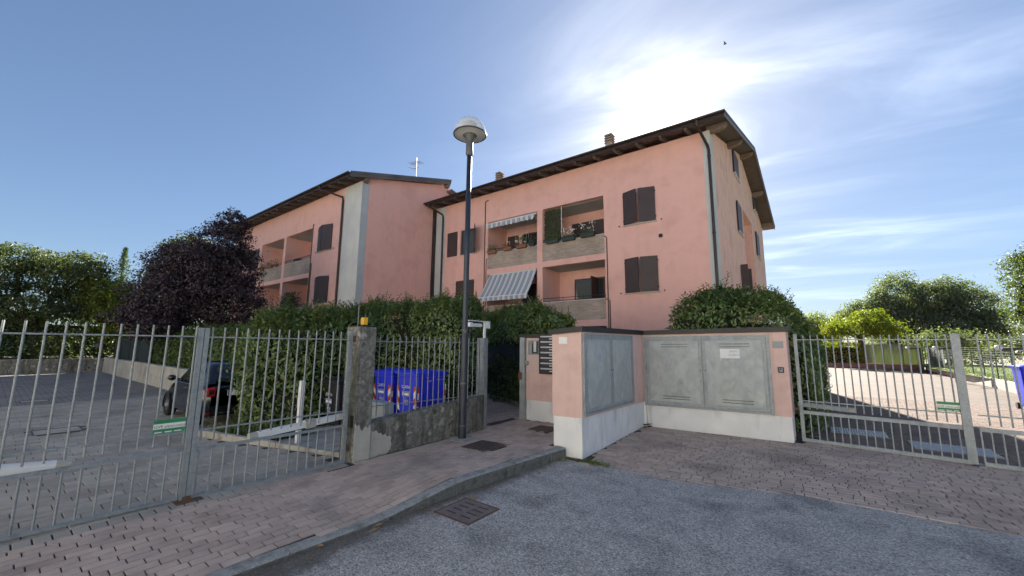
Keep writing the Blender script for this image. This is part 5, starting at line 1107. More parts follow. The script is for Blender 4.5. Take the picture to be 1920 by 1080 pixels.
# ------------------------------------------------------------------ parked hatchback
def car():
    XR0, YC, ZG = -10.60, 3.66, .055
    t = thing('parked_car', 'small black hatchback parked tail first towards the gate beside the hedge', 'car', (XR0-1.65, YC, ZG))
    W = lambda x, y, z: (XR0-x, YC+y, ZG+z)
    def grid(st, name, m, smooth=True, par=t):
        k = len(st[0][1]); V = []
        for x, sec in st: V += [W(x+dx, y, z) for y, z, dx in sec]
        mb = MB().add(V, [(i*k+j,i*k+j+1,(i+1)*k+j+1,(i+1)*k+j) for i in range(len(st)-1) for j in range(k-1)]+[tuple(range(k)), tuple(range((len(st)-1)*k,len(st)*k))[::-1]])
        return build(mb, name, m, par, smooth)
    st = []
    for x, w, zt_, zl in ((0,.56,.80,.30),(.03,.63,.86,.24),(.12,.68,.905,.22),(.3,.705,.915,.20),(.6,.722,.915,.20),(1.2,.728,.905,.19),(1.9,.722,.895,.19),(2.25,.715,.875,.19),(2.6,.695,.825,.20),(2.95,.65,.74,.21),(3.18,.57,.62,.23),(3.28,.44,.50,.27)):
        sec = [(-w*.86,zl,0),(-w*.97,zl+.07,0),(-w,.50,0),(-w*.985,zt_-.16,0),(-w*.93,zt_-.03,0),(-w*.80,zt_,0),(0,zt_+.012,0),(w*.80,zt_,0),(w*.93,zt_-.03,0),(w*.985,zt_-.16,0),(w,.50,0),(w*.97,zl+.07,0),(w*.86,zl,0)]
        st.append((x, sec))
    body = grid(st, 'body', CARPAINT)
    st = []
    for x, z, wt, wb in ((.06,.93,.60,.63),(.16,1.14,.565,.645),(.30,1.31,.53,.655),(.42,1.365,.515,.66),(.9,1.39,.525,.665),(1.35,1.375,.52,.665),(1.62,1.31,.51,.66),(1.95,1.12,.55,.66),(2.28,.90,.62,.65)):
        zb = .88; h = z-zb
        st.append((x, [(-wb,zb,0),(-lerp(wb,wt,.55),zb+h*.55,0),(-wt,zb+h*.90,0),(-wt*.86,z,0),(0,z+.018,0),(wt*.86,z,0),(wt,zb+h*.90,0),(lerp(wb,wt,.55),zb+h*.55,0),(wb,zb,0)]))
    grid(st, 'roof', CARPAINT)
    def q(name, m, pts, par=t): return build(MB().quad(*[W(*p) for p in pts]), name, m, par)
    q('rear_window', CARGLASS, [(.085,-.46,1.0),(.085,.46,1.0),(.255,.42,1.285),(.255,-.42,1.285)])
    q('windscreen', CARGLASS, [(2.16,-.52,.985),(2.16,.52,.985),(1.70,.44,1.285),(1.70,-.44,1.285)])
    for s in (-1, 1):
        q('side_window', CARGLASS, [(.95,s*.658,.955),(1.98,s*.655,.955),(1.62,s*.553,1.265),(.95,s*.563,1.30)])
        q('side_window', CARGLASS, [(.44,s*.655,.965),(.88,s*.658,.955),(.88,s*.565,1.30),(.52,s*.566,1.26)])
        d = build(MB().box(*[tuple(min(a,b) for a,b in zip(W(.93,s*.738,.28),W(2.02,s*.728,.895))), tuple(max(a,b) for a,b in zip(W(.93,s*.738,.28),W(2.02,s*.728,.895)))]), 'door', CARPAINT, t)
        build(MB().obox(W(1.12,s*.75,.80), (.075,0,0), (0,.012,0), (0,0,.012)), 'handle', CHROME, d); build(MB().obox(W(1.4,s*.735,.90), (.60,0,0), (0,.008,0), (0,0,.009)), 'trim_strip', CHROME, d)
        m = build(MB().lathe([(0,-.075),(.05,-.06),(.085,0),(.06,.055),(0,.07)], W(1.93,s*.83,.985), 12), 'mirror', CARPAINT, t, True); build(MB().tube([W(1.95,s*.68,.94),W(1.93,s*.80,.965)], .025, 6), 'mirror_arm', BLACKM, m)
        lamp = build(MB().bevbox(tuple(min(a,b) for a,b in zip(W(.02,s*.47,.66),W(.12,s*.655,.855))), tuple(max(a,b) for a,b in zip(W(-.012,s*.47,.66),W(.12,s*.655,.855))), .02), 'tail_light', REDLENS, t)
        build(MB().bevbox(tuple(min(a,b) for a,b in zip(W(-.02,s*.505,.70),W(.02,s*.62,.815))), tuple(max(a,b) for a,b in zip(W(-.02,s*.505,.70),W(.02,s*.62,.815))), .012), 'lens', DARKLENS, lamp)
        build(MB().box(tuple(min(a,b) for a,b in zip(W(-.008,s*.40,.30),W(.03,s*.62,.33))), tuple(max(a,b) for a,b in zip(W(-.008,s*.40,.30),W(.03,s*.62,.33)))), 'reflector', REDLENS, t)
        for x in (.52, 2.62):
            mb = MB().lathe([(.17,-.085),(.25,-.085),(.275,-.06),(.275,.06),(.25,.085),(.17,.085)], (0,0,0), 22); c = W(x,s*.635,.275); mb.v = [(c[0]+a,c[1]+s*b2,c[2]+b) for a,b,b2 in mb.v]; wh = build(mb, 'wheel', TYRE, t, True)
            mb = MB().lathe([(.0,.055),(.04,.06),(.05,.05)], (0,0,0), 12); mb.lathe([(.165,.085),(.18,.07),(.165,.02)], (0,0,0), 22)
            for i in range(7): a = 2*math.pi*i/7; mb.obox((.10*math.cos(a),.10*math.sin(a),.05), (.07*math.cos(a),.07*math.sin(a),0), (-.014*math.sin(a),.014*math.cos(a),0), (0,0,.012))
            mb.v = [(c[0]+a,c[1]+s*b2,c[2]+b) for a,b,b2 in mb.v]; build(mb, 'rim', ALLOY, wh)
            mb = MB().lathe([(.275,.0),(.315,.0),(.315,.03),(.275,.03)], (0,0,0), 22); mb.v = [(c[0]+a,YC+s*(.705+b2),c[2]+max(b,-.08)) for a,b,b2 in mb.v]; build(mb, 'wheel_arch', BLACKM, t)
    bx = lambda a, b: (tuple(min(p,q_) for p,q_ in zip(W(*a),W(*b))), tuple(max(p,q_) for p,q_ in zip(W(*a),W(*b))))
    build(MB().box(*bx((-.03,-.56,.245),(.06,.56,.46))), 'bumper', CARPAINT, t); build(MB().box(*bx((-.034,-.40,.30),(.0,.40,.316))), 'bumper_trim', CHROME, t)
    pl = build(MB().box(*bx((-.022,-.25,.665),(.02,.25,.775))), 'number_plate', PLATE, t); build(MB().box(*bx((-.0235,-.25,.667),(-.0225,-.205,.773))), 'plate_band', PLATEB, pl); build(MB().box(*bx((-.0235,.205,.667),(-.0225,.25,.773))), 'plate_band', PLATEB, pl)
    build(MB().box(*bx((-.035,-.30,.79),(.03,.30,.815))), 'boot_handle', CHROME, t); build(MB().lathe([(0,-.03),(.03,0),(0,.03)], W(.02,0,.885), 10), 'badge', CHROME, t)
    build(MB().box(*bx((.05,-.43,.975),(.075,.43,.998))), 'window_seal', BLACKM, t); build(MB().tube([W(.10,0,1.0),W(.06,.18,1.03)], .008, 5), 'wiper', BLACKM, t)
    build(MB().tube([W(.55,0,1.38),W(.42,0,1.52)], .006, 5), 'roof_aerial', BLACKM, t)
    build(MB().box(*bx((1.30,-.40,.62),(1.42,-.12,1.17))), 'seat', BLUED, t)
car()

# ------------------------------------------------------------------ courtyard walls
CW = thing('courtyard_wall', 'long low concrete block wall along the far side of the courtyard under the clipped hedge', 'wall', (-23,4.55,0))
for i in range(9):
    a, b = -34.6+i*2.5, -34.6+i*2.5+2.49
    for z0, z1 in ((0,.46),(.466,.92)): build(MB().box((a,4.45,z0),(b,4.70,z1)), 'wall_block', CONCL, CW)
CW2 = thing('courtyard_wall', 'dark concrete wall closing the left end of the courtyard below the trees', 'wall', (-34.7,-8,0))
for i in range(10):
    a = -20+i*2.45
    for z0, z1 in ((0,.43),(.436,.86)): build(MB().box((-34.85,a,z0),(-34.61,min(a+2.44,4.45),z1)), 'wall_block', CONC, CW2)
t = thing('shade_screen', 'dark navy net panel on the courtyard wall in the far corner', 'screen', (-30,4.8,.9)); mb = MB().box((-34.2,4.78,.92),(-25.5,4.80,1.95)); build(mb, 'net', GREENMESH, t)
for i in range(5): build(MB().box((-34.2+i*2.15,4.765,.92),(-34.15+i*2.15,4.78,2.0)), 'post', BLACKM, t)
t = thing('globe_lamp', 'white globe garden lamp on a short post beyond the courtyard wall', 'lamp', (-37.2,4.3,.8)); build(MB().lathe([(.0,-.2),(.1,-.17),(.17,-.1),(.2,0),(.17,.1),(.1,.17),(0,.2)], (-37.2,4.3,1.56), 16), 'globe', WHITEP, t, True); build(MB().tube([(-37.2,4.3,.8),(-37.2,4.3,1.4)], .04, 8), 'post', BLACKM, t)

# ------------------------------------------------------------------ hedges
def poly_area(p): return sum(p[i][0]*p[(i+1)%len(p)][1]-p[(i+1)%len(p)][0]*p[i][1] for i in range(len(p)))/2
def hedge(name, label, cat, poly, zb, zt, m, ls, dens, group=None, bulge=.12, shoots=0, up=.6, core=.16, kind_name='foliage', rounding=.35, seed=1):
    r = np.random.default_rng(seed)
    if poly_area(poly) < 0: poly = poly[::-1]
    cx, cy = np.mean([p[0] for p in poly]), np.mean([p[1] for p in poly])
    zt_ = zt if callable(zt) else (lambda x, y: zt)
    t = thing(name, label, cat, (cx, cy, zb)); 
    if group: t['group'] = group
    P, N = [], []; n = len(poly)
    wob = lambda x, y, z: bulge*(np.sin(x*2.3+z*1.1)*np.cos(y*1.9-z*1.7)+.6*np.sin(x*5.1+y*4.3+z*3.7))
    for i in range(n):
        a, b = np.array(poly[i]), np.array(poly[(i+1)%n]); L = np.linalg.norm(b-a); d = (b-a)/L; o = np.array([d[1],-d[0]])
        k = int(L*2.3*dens)
        if k < 1: continue
        u = r.random(k); xy = a+(b-a)*u[:, None]; top = np.array([zt_(x, y) for x, y in xy]); v = r.random(k)**.9; z = zb+(top-zb)*v
        rd = rounding*np.clip((v-.72)/.28, 0, 1)**2
        w = wob(xy[:,0], xy[:,1], z)-rd+r.normal(size=k)*.05-np.abs(r.normal(size=k))*.05
        P.append(np.column_stack([xy+o*w[:, None], z])); N.append(np.column_stack([np.tile(o,(k,1)), .15+v*.5]))
    A = abs(poly_area(poly)); xs = [p[0] for p in poly]; ys = [p[1] for p in poly]
    k = int(A*dens*1.15); Q = []
    while len(Q) < k:
        x, y = r.uniform(min(xs), max(xs)), r.uniform(min(ys), max(ys))
        if in_poly((x, y), poly): Q.append((x, y))
    if k:
        Q = np.array(Q); top = np.array([zt_(x, y) for x, y in Q]); dist = np.full(k, 9.0)
        for i in range(n):
            a, b = np.array(poly[i]), np.array(poly[(i+1)%n]); L = np.linalg.norm(b-a); d = (b-a)/L; dist = np.minimum(dist, np.abs((Q-a)@np.array([-d[1],d[0]])))
        z = top-rounding*.7*np.clip(1-dist/.45,0,1)**2+wob(Q[:,0],Q[:,1],top)*.8+r.normal(size=k)*.06
        P.append(np.column_stack([Q, z])); N.append(np.column_stack([r.normal(size=(k,2))*.3, np.ones(k)]))
    P, N = np.concatenate(P), np.concatenate(N); k = len(P)
    T = N*.5+np.array([0,0,up])+r.normal(size=(k,3))*.5; NN = N+r.normal(size=(k,3))*.45
    sz = ls*(.65+.7*r.random(k))
    V, F = leaf_arrays(P, NN, T, sz, sz*.40); Vs, Fs = [V], [F]; off = len(V)
    if shoots:
        S = P[(N[:,2] > .6)]; S = S[r.choice(len(S), min(shoots, len(S)), replace=False)]; st = MB()
        for s in S:
            h = r.uniform(.12,.34); dr = np.array([r.normal()*.25, r.normal()*.25, 1.]); dr /= np.linalg.norm(dr); nl = int(h/.035)+3
            q = s+dr*np.linspace(-.05, h, nl)[:, None]; az = np.arange(nl)*2.4+r.random()*6; rad = np.column_stack([np.cos(az), np.sin(az), np.zeros(nl)])
            V, F = leaf_arrays(q, np.column_stack([-np.cos(az)*.6, -np.sin(az)*.6, np.ones(nl)]), rad*.75+np.array([0,0,.75]), ls*(1.05-.45*np.linspace(0,1,nl)), ls*.34); Vs.append(V); Fs.append(F+off); off += len(V)
            st.tube([s-dr*.1, s+dr*h], .004, 3, False)
        build(st, 'shoots', BARK, t)['kind'] = 'stuff'
    d = np.array(wloc(t)); link(kind_name, arr_mesh(kind_name, np.concatenate(Vs)-d, np.concatenate(Fs), m), t)
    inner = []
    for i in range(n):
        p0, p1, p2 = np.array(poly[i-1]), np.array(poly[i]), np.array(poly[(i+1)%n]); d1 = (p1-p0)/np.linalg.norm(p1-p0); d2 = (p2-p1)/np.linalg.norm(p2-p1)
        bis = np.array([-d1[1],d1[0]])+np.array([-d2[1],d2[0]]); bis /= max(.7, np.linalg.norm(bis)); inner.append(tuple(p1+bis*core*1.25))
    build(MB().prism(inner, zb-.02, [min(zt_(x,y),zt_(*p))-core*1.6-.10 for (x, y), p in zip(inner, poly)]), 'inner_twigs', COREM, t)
    return t
hedge('laurel_hedge', 'tall glossy laurel hedge behind the left gate and the bins', 'hedge', [(-9.85,3.35),(-9.4,3.25),(-8.72,4.3),(-8.95,6.1),(-8.6,6.55),(-6.65,6.80),(-7.0,8.0),(-8.8,8.9),(-10.3,8.0),(-10.35,5)], .08, lambda x, y: 2.42+.17*(y-3.5) if y < 7 else 3.0, LEAF, .115, 560, shoots=420, seed=3)
hedge('laurel_hedge', 'leafy laurel hedge above the dark net behind the pedestrian entrance', 'hedge', [(-10.6,11.35),(-5.75,9.15),(-5.35,10.0),(-9.6,12.4)], 1.95, lambda x, y: 3.05 if x < -6.5 else 2.72, LEAF, .115, 620, shoots=240, seed=4)
hedge('low_bush', 'low dark bushes in front of the net inside the pedestrian entrance', 'bush', [(-9.4,10.65),(-6.1,9.12),(-6.05,9.3),(-9.3,10.85)], .12, lambda x, y: 1.25+.25*math.sin(x*3), LEAFD, .10, 520, bulge=.16, shoots=40, seed=5, core=.05)
def zrh(x, y): return 3.28-.10*abs(x+1.5)-.75*max(0, x+.75)**1.0*1.3-.16*max(0, -2.2-x)
hedge('laurel_hedge', 'big rounded laurel hedge rising behind the steel cupboard doors', 'hedge', [(-3.05,10.85),(-.35,11.0),(.02,11.5),(.06,19),(-2.7,19)], .05, zrh, LEAF, .12, 430, shoots=330, seed=6, rounding=.5)
hedge('clipped_hedge', 'long clipped green hedge on top of the courtyard wall', 'hedge', [(-34.2,4.98),(-12.4,4.98),(-12.4,6.2),(-34.2,6.2)], .84, lambda x, y: 2.10+.40*(x+34)/21, LEAFC, .13, 260, bulge=.09, seed=7, up=.3)
o = None
n = 2600; P = np.column_stack([-10.0+rng.random(n)*1.9, np.zeros(n), np.full(n,.06)]); P[:,1] = 2.85+(P[:,0]+10)*.23+rng.random(n)*.9
o = leaves('ground_cover', LEAFD, None, P, rng.normal(size=(n,3)), rng.normal(size=(n,3))*.5+[0,0,1], .10+.14*rng.random(n), .035)
tag(o, 'low green ground cover at the foot of the laurel hedge behind the car', 'plants', kind='stuff')
t = thing('garden_shrub', 'wild dark shrub between the laurel hedge and the left block', 'shrub', (-17,9.0,.8)); n = 5200; P = np.array([-16.5,9.0,1.9])+np.clip(rng.normal(size=(n,3)),-1.7,1.7)*[1.9,.5,.55]; leaves('foliage', LEAFD, t, P, rng.normal(size=(n,3)), rng.normal(size=(n,3))+[0,0,.6], .16, .07); build(MB().tube([(-17,9,.5),(-16.8,9,1.8)], [.06,.03], 6), 'stem', BARK, t)

# ------------------------------------------------------------------ trees
def tree(name, label, cat, base, tr, blobs, ls, nper, m, seed, trunks=None, group=None, droop=0.0, clump=.33, asp=.5):
    r = np.random.default_rng(seed); t = thing(name, label, cat, base, group); base = np.array(base, float)
    tk = MB(); top = base+np.array([0,0,max(.6,(min(b[0][2]-b[1][2]*.5 for b in blobs)-base[2])*.9)])
    mid = (base+top)/2+np.array([r.normal()*tr, r.normal()*tr, 0]); tk.tube([base-[0,0,.1], mid, top], [tr*1.25, tr*.95, tr*.8], 9); build(tk, 'trunk', BARK, t, True)
    lb = MB()
    for c, rad in blobs:
        c = np.array(c); m1 = (top*.55+c*.45)+r.normal(size=3)*np.array(rad)*.12; lb.tube([top-[0,0,.15*tr], m1, c+[0,0,rad[2]*.2]], [tr*.5, tr*.3, tr*.08], 6)
        for _ in range(5):
            e = c+r.normal(size=3)*np.array(rad)*.45; lb.tube([m1, (m1+e)/2+r.normal(size=3)*.1, e], [tr*.2, tr*.12, tr*.03], 5)
    build(lb, 'limbs', BARK, t, True)
    P, N = [], []
    for c, rad in blobs:
        k = int(nper*rad[0]*rad[2]/2.0); nc = max(10, k//22)
        q = unit(r.normal(size=(nc,3))); rr = (.45+.55*r.random((nc,1))**.5); lump = 1+.22*np.sin(q[:,:1]*5+seed)*np.cos(q[:,1:2]*4+q[:,2:]*5)
        cen = np.array(c)+q*rr*lump*np.array(rad); cs = clump*np.mean(rad)*(.5+.7*r.random((nc,1)))
        j = r.integers(0, nc, k); o = np.clip(r.normal(size=(k,3)),-1.9,1.9)*cs[j]*np.array([.62,.62,.36]); P.append(cen[j]+o); N.append(q[j]*.7+unit(o)*.6+np.array([0,0,.35]))
    P, N = np.concatenate(P), np.concatenate(N); k = len(P); keep = P[:,2] > base[2]+.3; P, N = P[keep], N[keep]; k = len(P)
    T = N*.4+r.normal(size=(k,3))+np.array([0,0,-droop]); s = ls*(.6+.8*r.random(k)); leaves('foliage', m, t, P, N+r.normal(size=(k,3))*.6, T, s, s*asp)
    return t
tree('plum_tree', 'dark purple plum tree in front of the left block', 'tree', (-22.6,6.3,.85), .15, [((-22.9,5.9,4.9),(2.0,1.9,1.9)),((-23.3,4.8,3.8),(1.6,1.5,1.4)),((-22.2,6.9,3.6),(1.7,1.5,1.5)),((-22.3,6.3,6.4),(1.3,1.25,1.15)),((-23.3,5.1,5.4),(1.3,1.3,1.2)),((-22.0,6.9,5.2),(1.1,1.0,1.3)),((-22.0,6.6,7.55),(.7,.7,.75)),((-23.2,4.2,2.9),(1.4,1.2,1.0))], .10, 9000, LEAFP, 11, clump=.20, asp=.6)
tree('spreading_tree', 'wide spreading green tree over the left end of the courtyard wall', 'tree', (-39,1.6,.8), .32, [((-39.5,2.4,6.1),(2.2,2.2,1.5)),((-39,-.9,5.0),(2.2,2.0,1.5)),((-39.8,4.6,5.2),(1.8,1.6,1.3)),((-38.3,1.0,3.7),(2.0,2.0,1.1)),((-40.2,.6,7.0),(2.0,2.0,1.0)),((-40.2,3.4,7.1),(1.7,1.6,.9)),((-38.6,3.3,4.2),(1.4,1.3,1.0)),((-38.8,-2.6,4.0),(1.6,1.6,1.2))], .17, 3600, LEAFT, 12, group='trees at the left of the courtyard', clump=.22)
tree('spreading_tree', 'green tree with sunlit yellow leaves beside the globe lamp', 'tree', (-37.8,4.9,.8), .2, [((-38.2,5.0,3.9),(1.9,1.5,1.7)),((-38.2,5.4,2.6),(1.6,1.3,1.2)),((-38.6,4.4,5.0),(1.6,1.4,1.2))], .16, 3200, LEAFL, 13, group='trees at the left of the courtyard', clump=.3)
tree('broadleaf_tree', 'blue green tree crown rising behind the purple plum tree', 'tree', (-40,9.3,.8), .3, [((-40,9.4,7.6),(2.8,2.5,2.3)),((-40.4,8.3,5.6),(2.8,2.4,2.0)),((-39.8,10.8,6.2),(2.4,2.2,2.2)),((-40,9.0,9.2),(1.7,1.6,1.1))], .21, 2600, LEAFT2, 14, group='trees at the left of the courtyard', clump=.28)
tree('broadleaf_tree', 'dark green tree filling the left edge of the picture', 'tree', (-41,-2.4,.8), .3, [((-41.5,-2.6,5.0),(2.2,2.2,1.5)),((-41.5,-4.8,4.4),(2.2,2.2,1.7)),((-41,-1.6,3.4),(1.9,1.9,1.2))], .2, 2600, LEAFT2, 15, group='trees at the left of the courtyard')
for i, (x, y, s) in enumerate(((-36.6,-3.0,1.4),(-36.8,.0,1.3),(-36.4,2.8,1.2),(-37.0,6.6,1.5))):
    t = thing('garden_shrub', ['dark shrub on the courtyard wall below the dark edge tree','rounded shrub on the courtyard wall left of the trunk','small shrub on the courtyard wall near the globe lamp','dark shrub behind the far corner of the courtyard wall'][i], 'shrub', (x,y,.8), 'shrubs beyond the courtyard wall'); n = 2400; P = np.array([x,y,.8+s*.55])+rng.normal(size=(n,3))*[.6,.75,.40]*s; leaves('foliage', LEAFD if i % 2 else LEAFT, t, P, rng.normal(size=(n,3)), rng.normal(size=(n,3)), .17, .08); build(MB().tube([(x,y,.7),(x,y,.8+s*.5)], [.06,.02], 6), 'stem', BARK, t)
t = thing('conifer_tree', 'thin conifer tip standing above the left trees', 'tree', (-46,6.2,0)); build(MB().tube([(-46,6.2,0),(-46,6.2,9.9)], [.16,.02], 7), 'trunk', BARK, t); P = []
for i in range(26):
    z = 4.2+i*.22; r0 = 2.0*(10.1-z)/6
    for a in range(6): an = a*1.05+i*1.3; u = rng.random(20); P.append(np.column_stack([-46+np.cos(an)*r0*u*.7, 6.2+np.sin(an)*r0*u*.7, z-.15*u*r0+rng.normal(size=20)*.04]))
P = np.concatenate(P); k = len(P); leaves('foliage', LEAFC, t, P, rng.normal(size=(k,3))+[0,0,1], rng.normal(size=(k,3)), .16, .06)

hedge('tall_hedge', 'dark tall hedge closing the view behind the left trees', 'hedge', [(-48,-26),(-46,-26),(-46,16),(-48,16)], 0, 3.6, LEAFD, .24, 60, bulge=.3, seed=9, core=.25)
# right side: low wall, wire fence, lamps, trees
t = thing('boundary_wall', 'low stone coloured wall between the driveway and the lawn', 'wall', (7,36,0)); a, b = np.array([6.52,20.5]), np.array([7.92,52.2])
for i in range(13):
    p, q_ = lerp(a,b,(i+.004)/13), lerp(a,b,(i+.996)/13); e = (q_-p)/2; c = (p+q_)/2; build(MB().obox((c[0]+.14,c[1],.23), (*e,0), (.13,-.006,0), (0,0,.235)), 'wall_segment', CONCP, t)
t = thing('wire_fence', 'green wire fence with posts on the low wall beside the lawn', 'fence', (7,36,.46))
for i in range(14):
    p = lerp(a,b,i/13); build(MB().box((p[0]+.11,p[1]-.02,.46),(p[0]+.16,p[1]+.02,2.02)), 'post', GREENWIRE, t)
for z in [.56+.12*i for i in range(13)]: build(MB().tube([(a[0]+.13,a[1],z),(b[0]+.13,b[1],z)], .007, 4), 'wire', GALVW if z > 1.2 else GREENWIRE, t)
t = thing('end_wall', 'low red brown wall across the far end of the driveway', 'wall', (4,52.6,0)); build(MB().box((-1.5,52.4,0),(7.9,52.65,.42)), 'wall', mat('red_brown_wall', [(.14,.09,.075),(.2,.14,.12)], .9, scale=3), t)
t = thing('shade_screen', 'grey green net fence at the far end of the driveway right of the small tree', 'screen', (6,53,.4)); build(MB().box((3.9,53.0,.42),(8.0,53.03,2.3)), 'net', mat('grey_green_net', [(.17,.20,.15),(.25,.275,.21)], .9, scale=2, stretch=(3,1,.4), transl=.35), t)
for i in range(4): build(MB().box((3.9+i*1.36,52.95,.42),(3.96+i*1.36,53.0,2.4)), 'post', GREENWIRE, t)
t = thing('shade_screen', 'dark green net on the wire fence at the far corner of the lawn', 'screen', (7.8,46,.5)); p, q_ = lerp(a,b,.74), lerp(a,b,.985); build(MB().prism([(p[0]+.18,p[1]),(q_[0]+.18,q_[1]),(q_[0]+.2,q_[1]),(p[0]+.2,p[1])], .5, 1.98), 'net', mat('green_net', [(.035,.06,.045),(.06,.085,.06)], .9, scale=3), t)
hedge('clipped_hedge', 'sunlit hedge at the far left end of the driveway', 'hedge', [(-2.0,53.3),(3.7,53.3),(3.7,55),(-2.0,55)], .05, 2.35, LEAFL, .2, 110, bulge=.2, seed=8)
for lab, x, y in (('black spot lamp post with white head seen beside the thick gate post', 6.28, 33.5), ('black spot lamp post with a white head, the far one near the dark net', 6.5, 44.0), ('black spot lamp post whose head shows at the right edge of the picture', 6.02, 22.3)):
    t = thing('spot_lamp', lab, 'lamp', (x,y,0), 'spot lamps along the lawn wall'); build(MB().box((x-.055,y-.055,0),(x+.055,y+.055,1.92)), 'post', BLACKM, t); build(MB().obox((x-.30,y,1.93), (.36,0,.03), (0,.07,0), (-.003,0,.05)), 'arm', BLACKM, t); build(MB().lathe([(0,-.09),(.09,-.07),(.12,0),(.08,.07),(0,.09)], (x-.68,y,1.97), 12), 'lamp_head', WHITEP, t, True)
    build(MB().box((x+.20,y-.04,0),(x+.28,y+.04,.55)), 'bollard', BLACKM, t)
RT = 'trees beyond the right driveway'
tree('umbrella_tree', 'small yellow green umbrella tree at the far end of the driveway', 'tree', (3.75,53.9,0), .26, [((3.9,54,4.1),(2.9,2.4,.95)),((2.2,54,3.7),(1.4,1.5,.75)),((5.7,54,3.7),(1.6,1.5,.75)),((4.6,54,5.0),(1.5,1.5,.8))], .22, 2600, LEAFL, 21, group=RT)
tree('poplar_tree', 'tall hazy green tree right behind the umbrella tree', 'tree', (10.2,80,0), .4, [((10.2,80,9.6),(3.0,2.8,3.0)),((9.0,80,6.5),(3.4,2.8,2.6)),((11.8,80,5.6),(3.2,2.8,2.6)),((6.6,80,7.2),(2.6,2.4,2.0)),((4.6,80,6.4),(2.0,2.0,1.6)),((9.8,80,3.0),(3.6,3,1.6))], .30, 1500, LEAFT2, 22, group=RT)
tree('poplar_tree', 'broad hazy tree with twin crowns left of the lawn corner', 'tree', (15.6,80,0), .4, [((14.6,80,9.2),(2.8,2.8,2.8)),((16.8,80,8.0),(3.0,2.8,2.8)),((15.4,80,5.2),(3.8,3,2.4)),((18.8,80,5.4),(2.4,2.4,2.0)),((17.2,80,2.8),(3.6,3,1.8)),((13.2,80,3.0),(2.8,2.6,1.6))], .30, 1500, LEAFT2, 23, group=RT)
tree('broadleaf_tree', 'green tree with sunlit leaves at the right edge of the picture', 'tree', (18.6,58,0), .35, [((17.4,58,9.3),(2.6,2.6,2.2)),((18.6,58,7.0),(3.2,2.8,2.2)),((16.6,58,6.2),(2.0,2.0,1.6)),((17.6,58,4.2),(2.8,2.6,1.6)),((19.6,58,10.8),(2.6,2.4,1.8))], .25, 2000, LEAFT, 24, group=RT, clump=.26)
tree('broadleaf_tree', 'yellowish tree showing just past the big laurel hedge', 'tree', (.8,74,0), .3, [((.6,74,5.2),(2.0,2,1.7)),((2.0,74,4.0),(1.6,1.6,1.4)),((-1.0,74,4.6),(2,2,1.6)),((.9,74,2.4),(2.4,2,1.2))], .26, 1600, LEAFL, 25, group=RT)
tree('broadleaf_tree', 'low dark tree behind the wire fence at the right', 'tree', (17.0,52.5,.3), .22, [((16.2,53,2.9),(2.0,1.8,1.4)),((18.4,53,2.8),(2.0,1.8,1.5)),((14.6,53,1.9),(1.4,1.4,1.0))], .22, 1900, LEAFT, 26, group=RT)
tree('broadleaf_tree', 'low shrubby tree behind the net at the end of the lawn', 'tree', (10.0,56,.3), .22, [((9.4,56,2.2),(2.2,1.6,1.5)),((12,56,2.0),(2.2,1.6,1.4))], .22, 1700, LEAFT2, 27, group=RT)

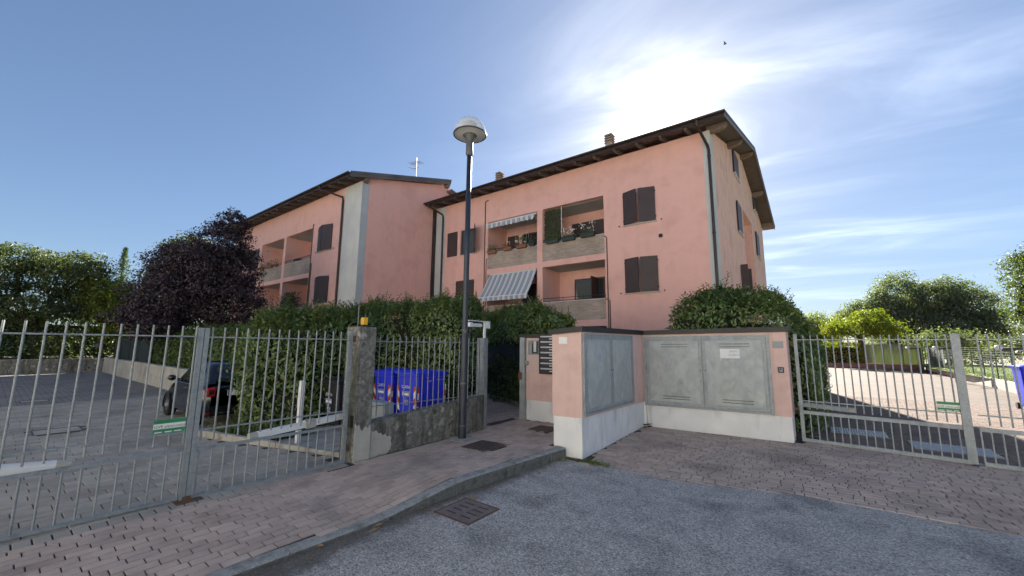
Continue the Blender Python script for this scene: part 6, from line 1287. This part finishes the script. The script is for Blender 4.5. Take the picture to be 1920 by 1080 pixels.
# ------------------------------------------------------------------ small finishing things
n = 420; c = np.where(rng.random(n)[:,None] < .7, np.array([-3.02,6.19,.0]), np.array([-3.62,6.02,.0])); P = c+rng.normal(size=(n,3))*[.14,.045,0]; P[:,2] = .0
o = leaves('weeds', GRASS, None, P, rng.normal(size=(n,3)), rng.normal(size=(n,3))*.8+[0,0,.7], .03+.06*rng.random(n), .012); tag(o, 'small weeds growing from the crack at the foot of the white wall corner', 'weeds', kind='stuff')
n = 900; yy = -1+rng.random(n)*7.0; P = np.column_stack([np.array([kx(q) for q in yy])+.035+np.abs(rng.normal(size=n))*.09, yy, np.full(n,.003)])
o = leaves('gutter_litter', DRYLEAF, None, P, rng.normal(size=(n,3))*.35+[0,0,1], rng.normal(size=(n,3))*[1,1,.1], .008+.016*rng.random(n), .006+.008*rng.random(n), .1); tag(o, 'crumbs of dry leaf and grit lying in the gutter along the kerb', 'litter', kind='stuff')
n = 260; yy = 3.98+rng.random(n)*2.5; P = np.column_stack([np.array([lerp(-5.735,-5.705,(q-3.945)/2.6) for q in yy])+.012+np.abs(rng.normal(size=n))*.02, yy, np.array([zs(-5.7,q) for q in yy])])
o = leaves('moss_tufts', GRASS, None, P, rng.normal(size=(n,3)), rng.normal(size=(n,3))*.7+[0,0,.6], .012+.025*rng.random(n), .008, .1); tag(o, 'small tufts of moss and weed along the foot of the low concrete wall', 'moss', kind='stuff')
rr = random.Random(5)
for x, y in ((-3.86,2.12),(-3.74,2.62),(-3.80,2.72),(-3.55,3.92),(-3.62,4.35),(-3.70,1.95),(-3.5,2.35),(-3.42,5.2),(-2.9,4.4),(-3.78,3.3)):
    a = rr.random()*6; s = rr.uniform(.03,.055); u = (math.cos(a)*s,math.sin(a)*s); v = (-math.sin(a)*s*.45,math.cos(a)*s*.45); mb = MB()
    P = [(x-u[0],y-u[1],.012),(x+v[0]-u[0]*.2,y+v[1]-u[1]*.2,.022),(x+u[0],y+u[1],.010),(x-v[0]-u[0]*.2,y-v[1]-u[1]*.2,.024),(x,y,.006)]
    mb.add(P, [(0,1,4),(1,2,4),(2,3,4),(3,0,4)]); tag(build(mb, 'dry_leaf', DRYLEAF), 'curled dry brown leaf lying on the asphalt near the kerb', 'leaf', 'dry leaves along the kerb')
bp0 = np.array([-.12*110, 1.04*110, .76*110+1.9]); mb = MB(); mb.obox(bp0, (.35,.05,0), (0,.12,0), (0,0,.10))
mb.add([bp0+[-.1,0,.05],bp0+[.2,0,.05],bp0+[.1,-.3,.45],bp0+[-.25,-.9,.35]], [(0,1,2,3)]); mb.add([bp0+[-.1,0,.05],bp0+[.2,0,.05],bp0+[.1,.3,.45],bp0+[-.25,.9,.35]], [(0,1,2,3)]); tag(build(mb, 'bird', BLACKM), 'tiny dark bird flying high in the sky above the roof', 'bird')
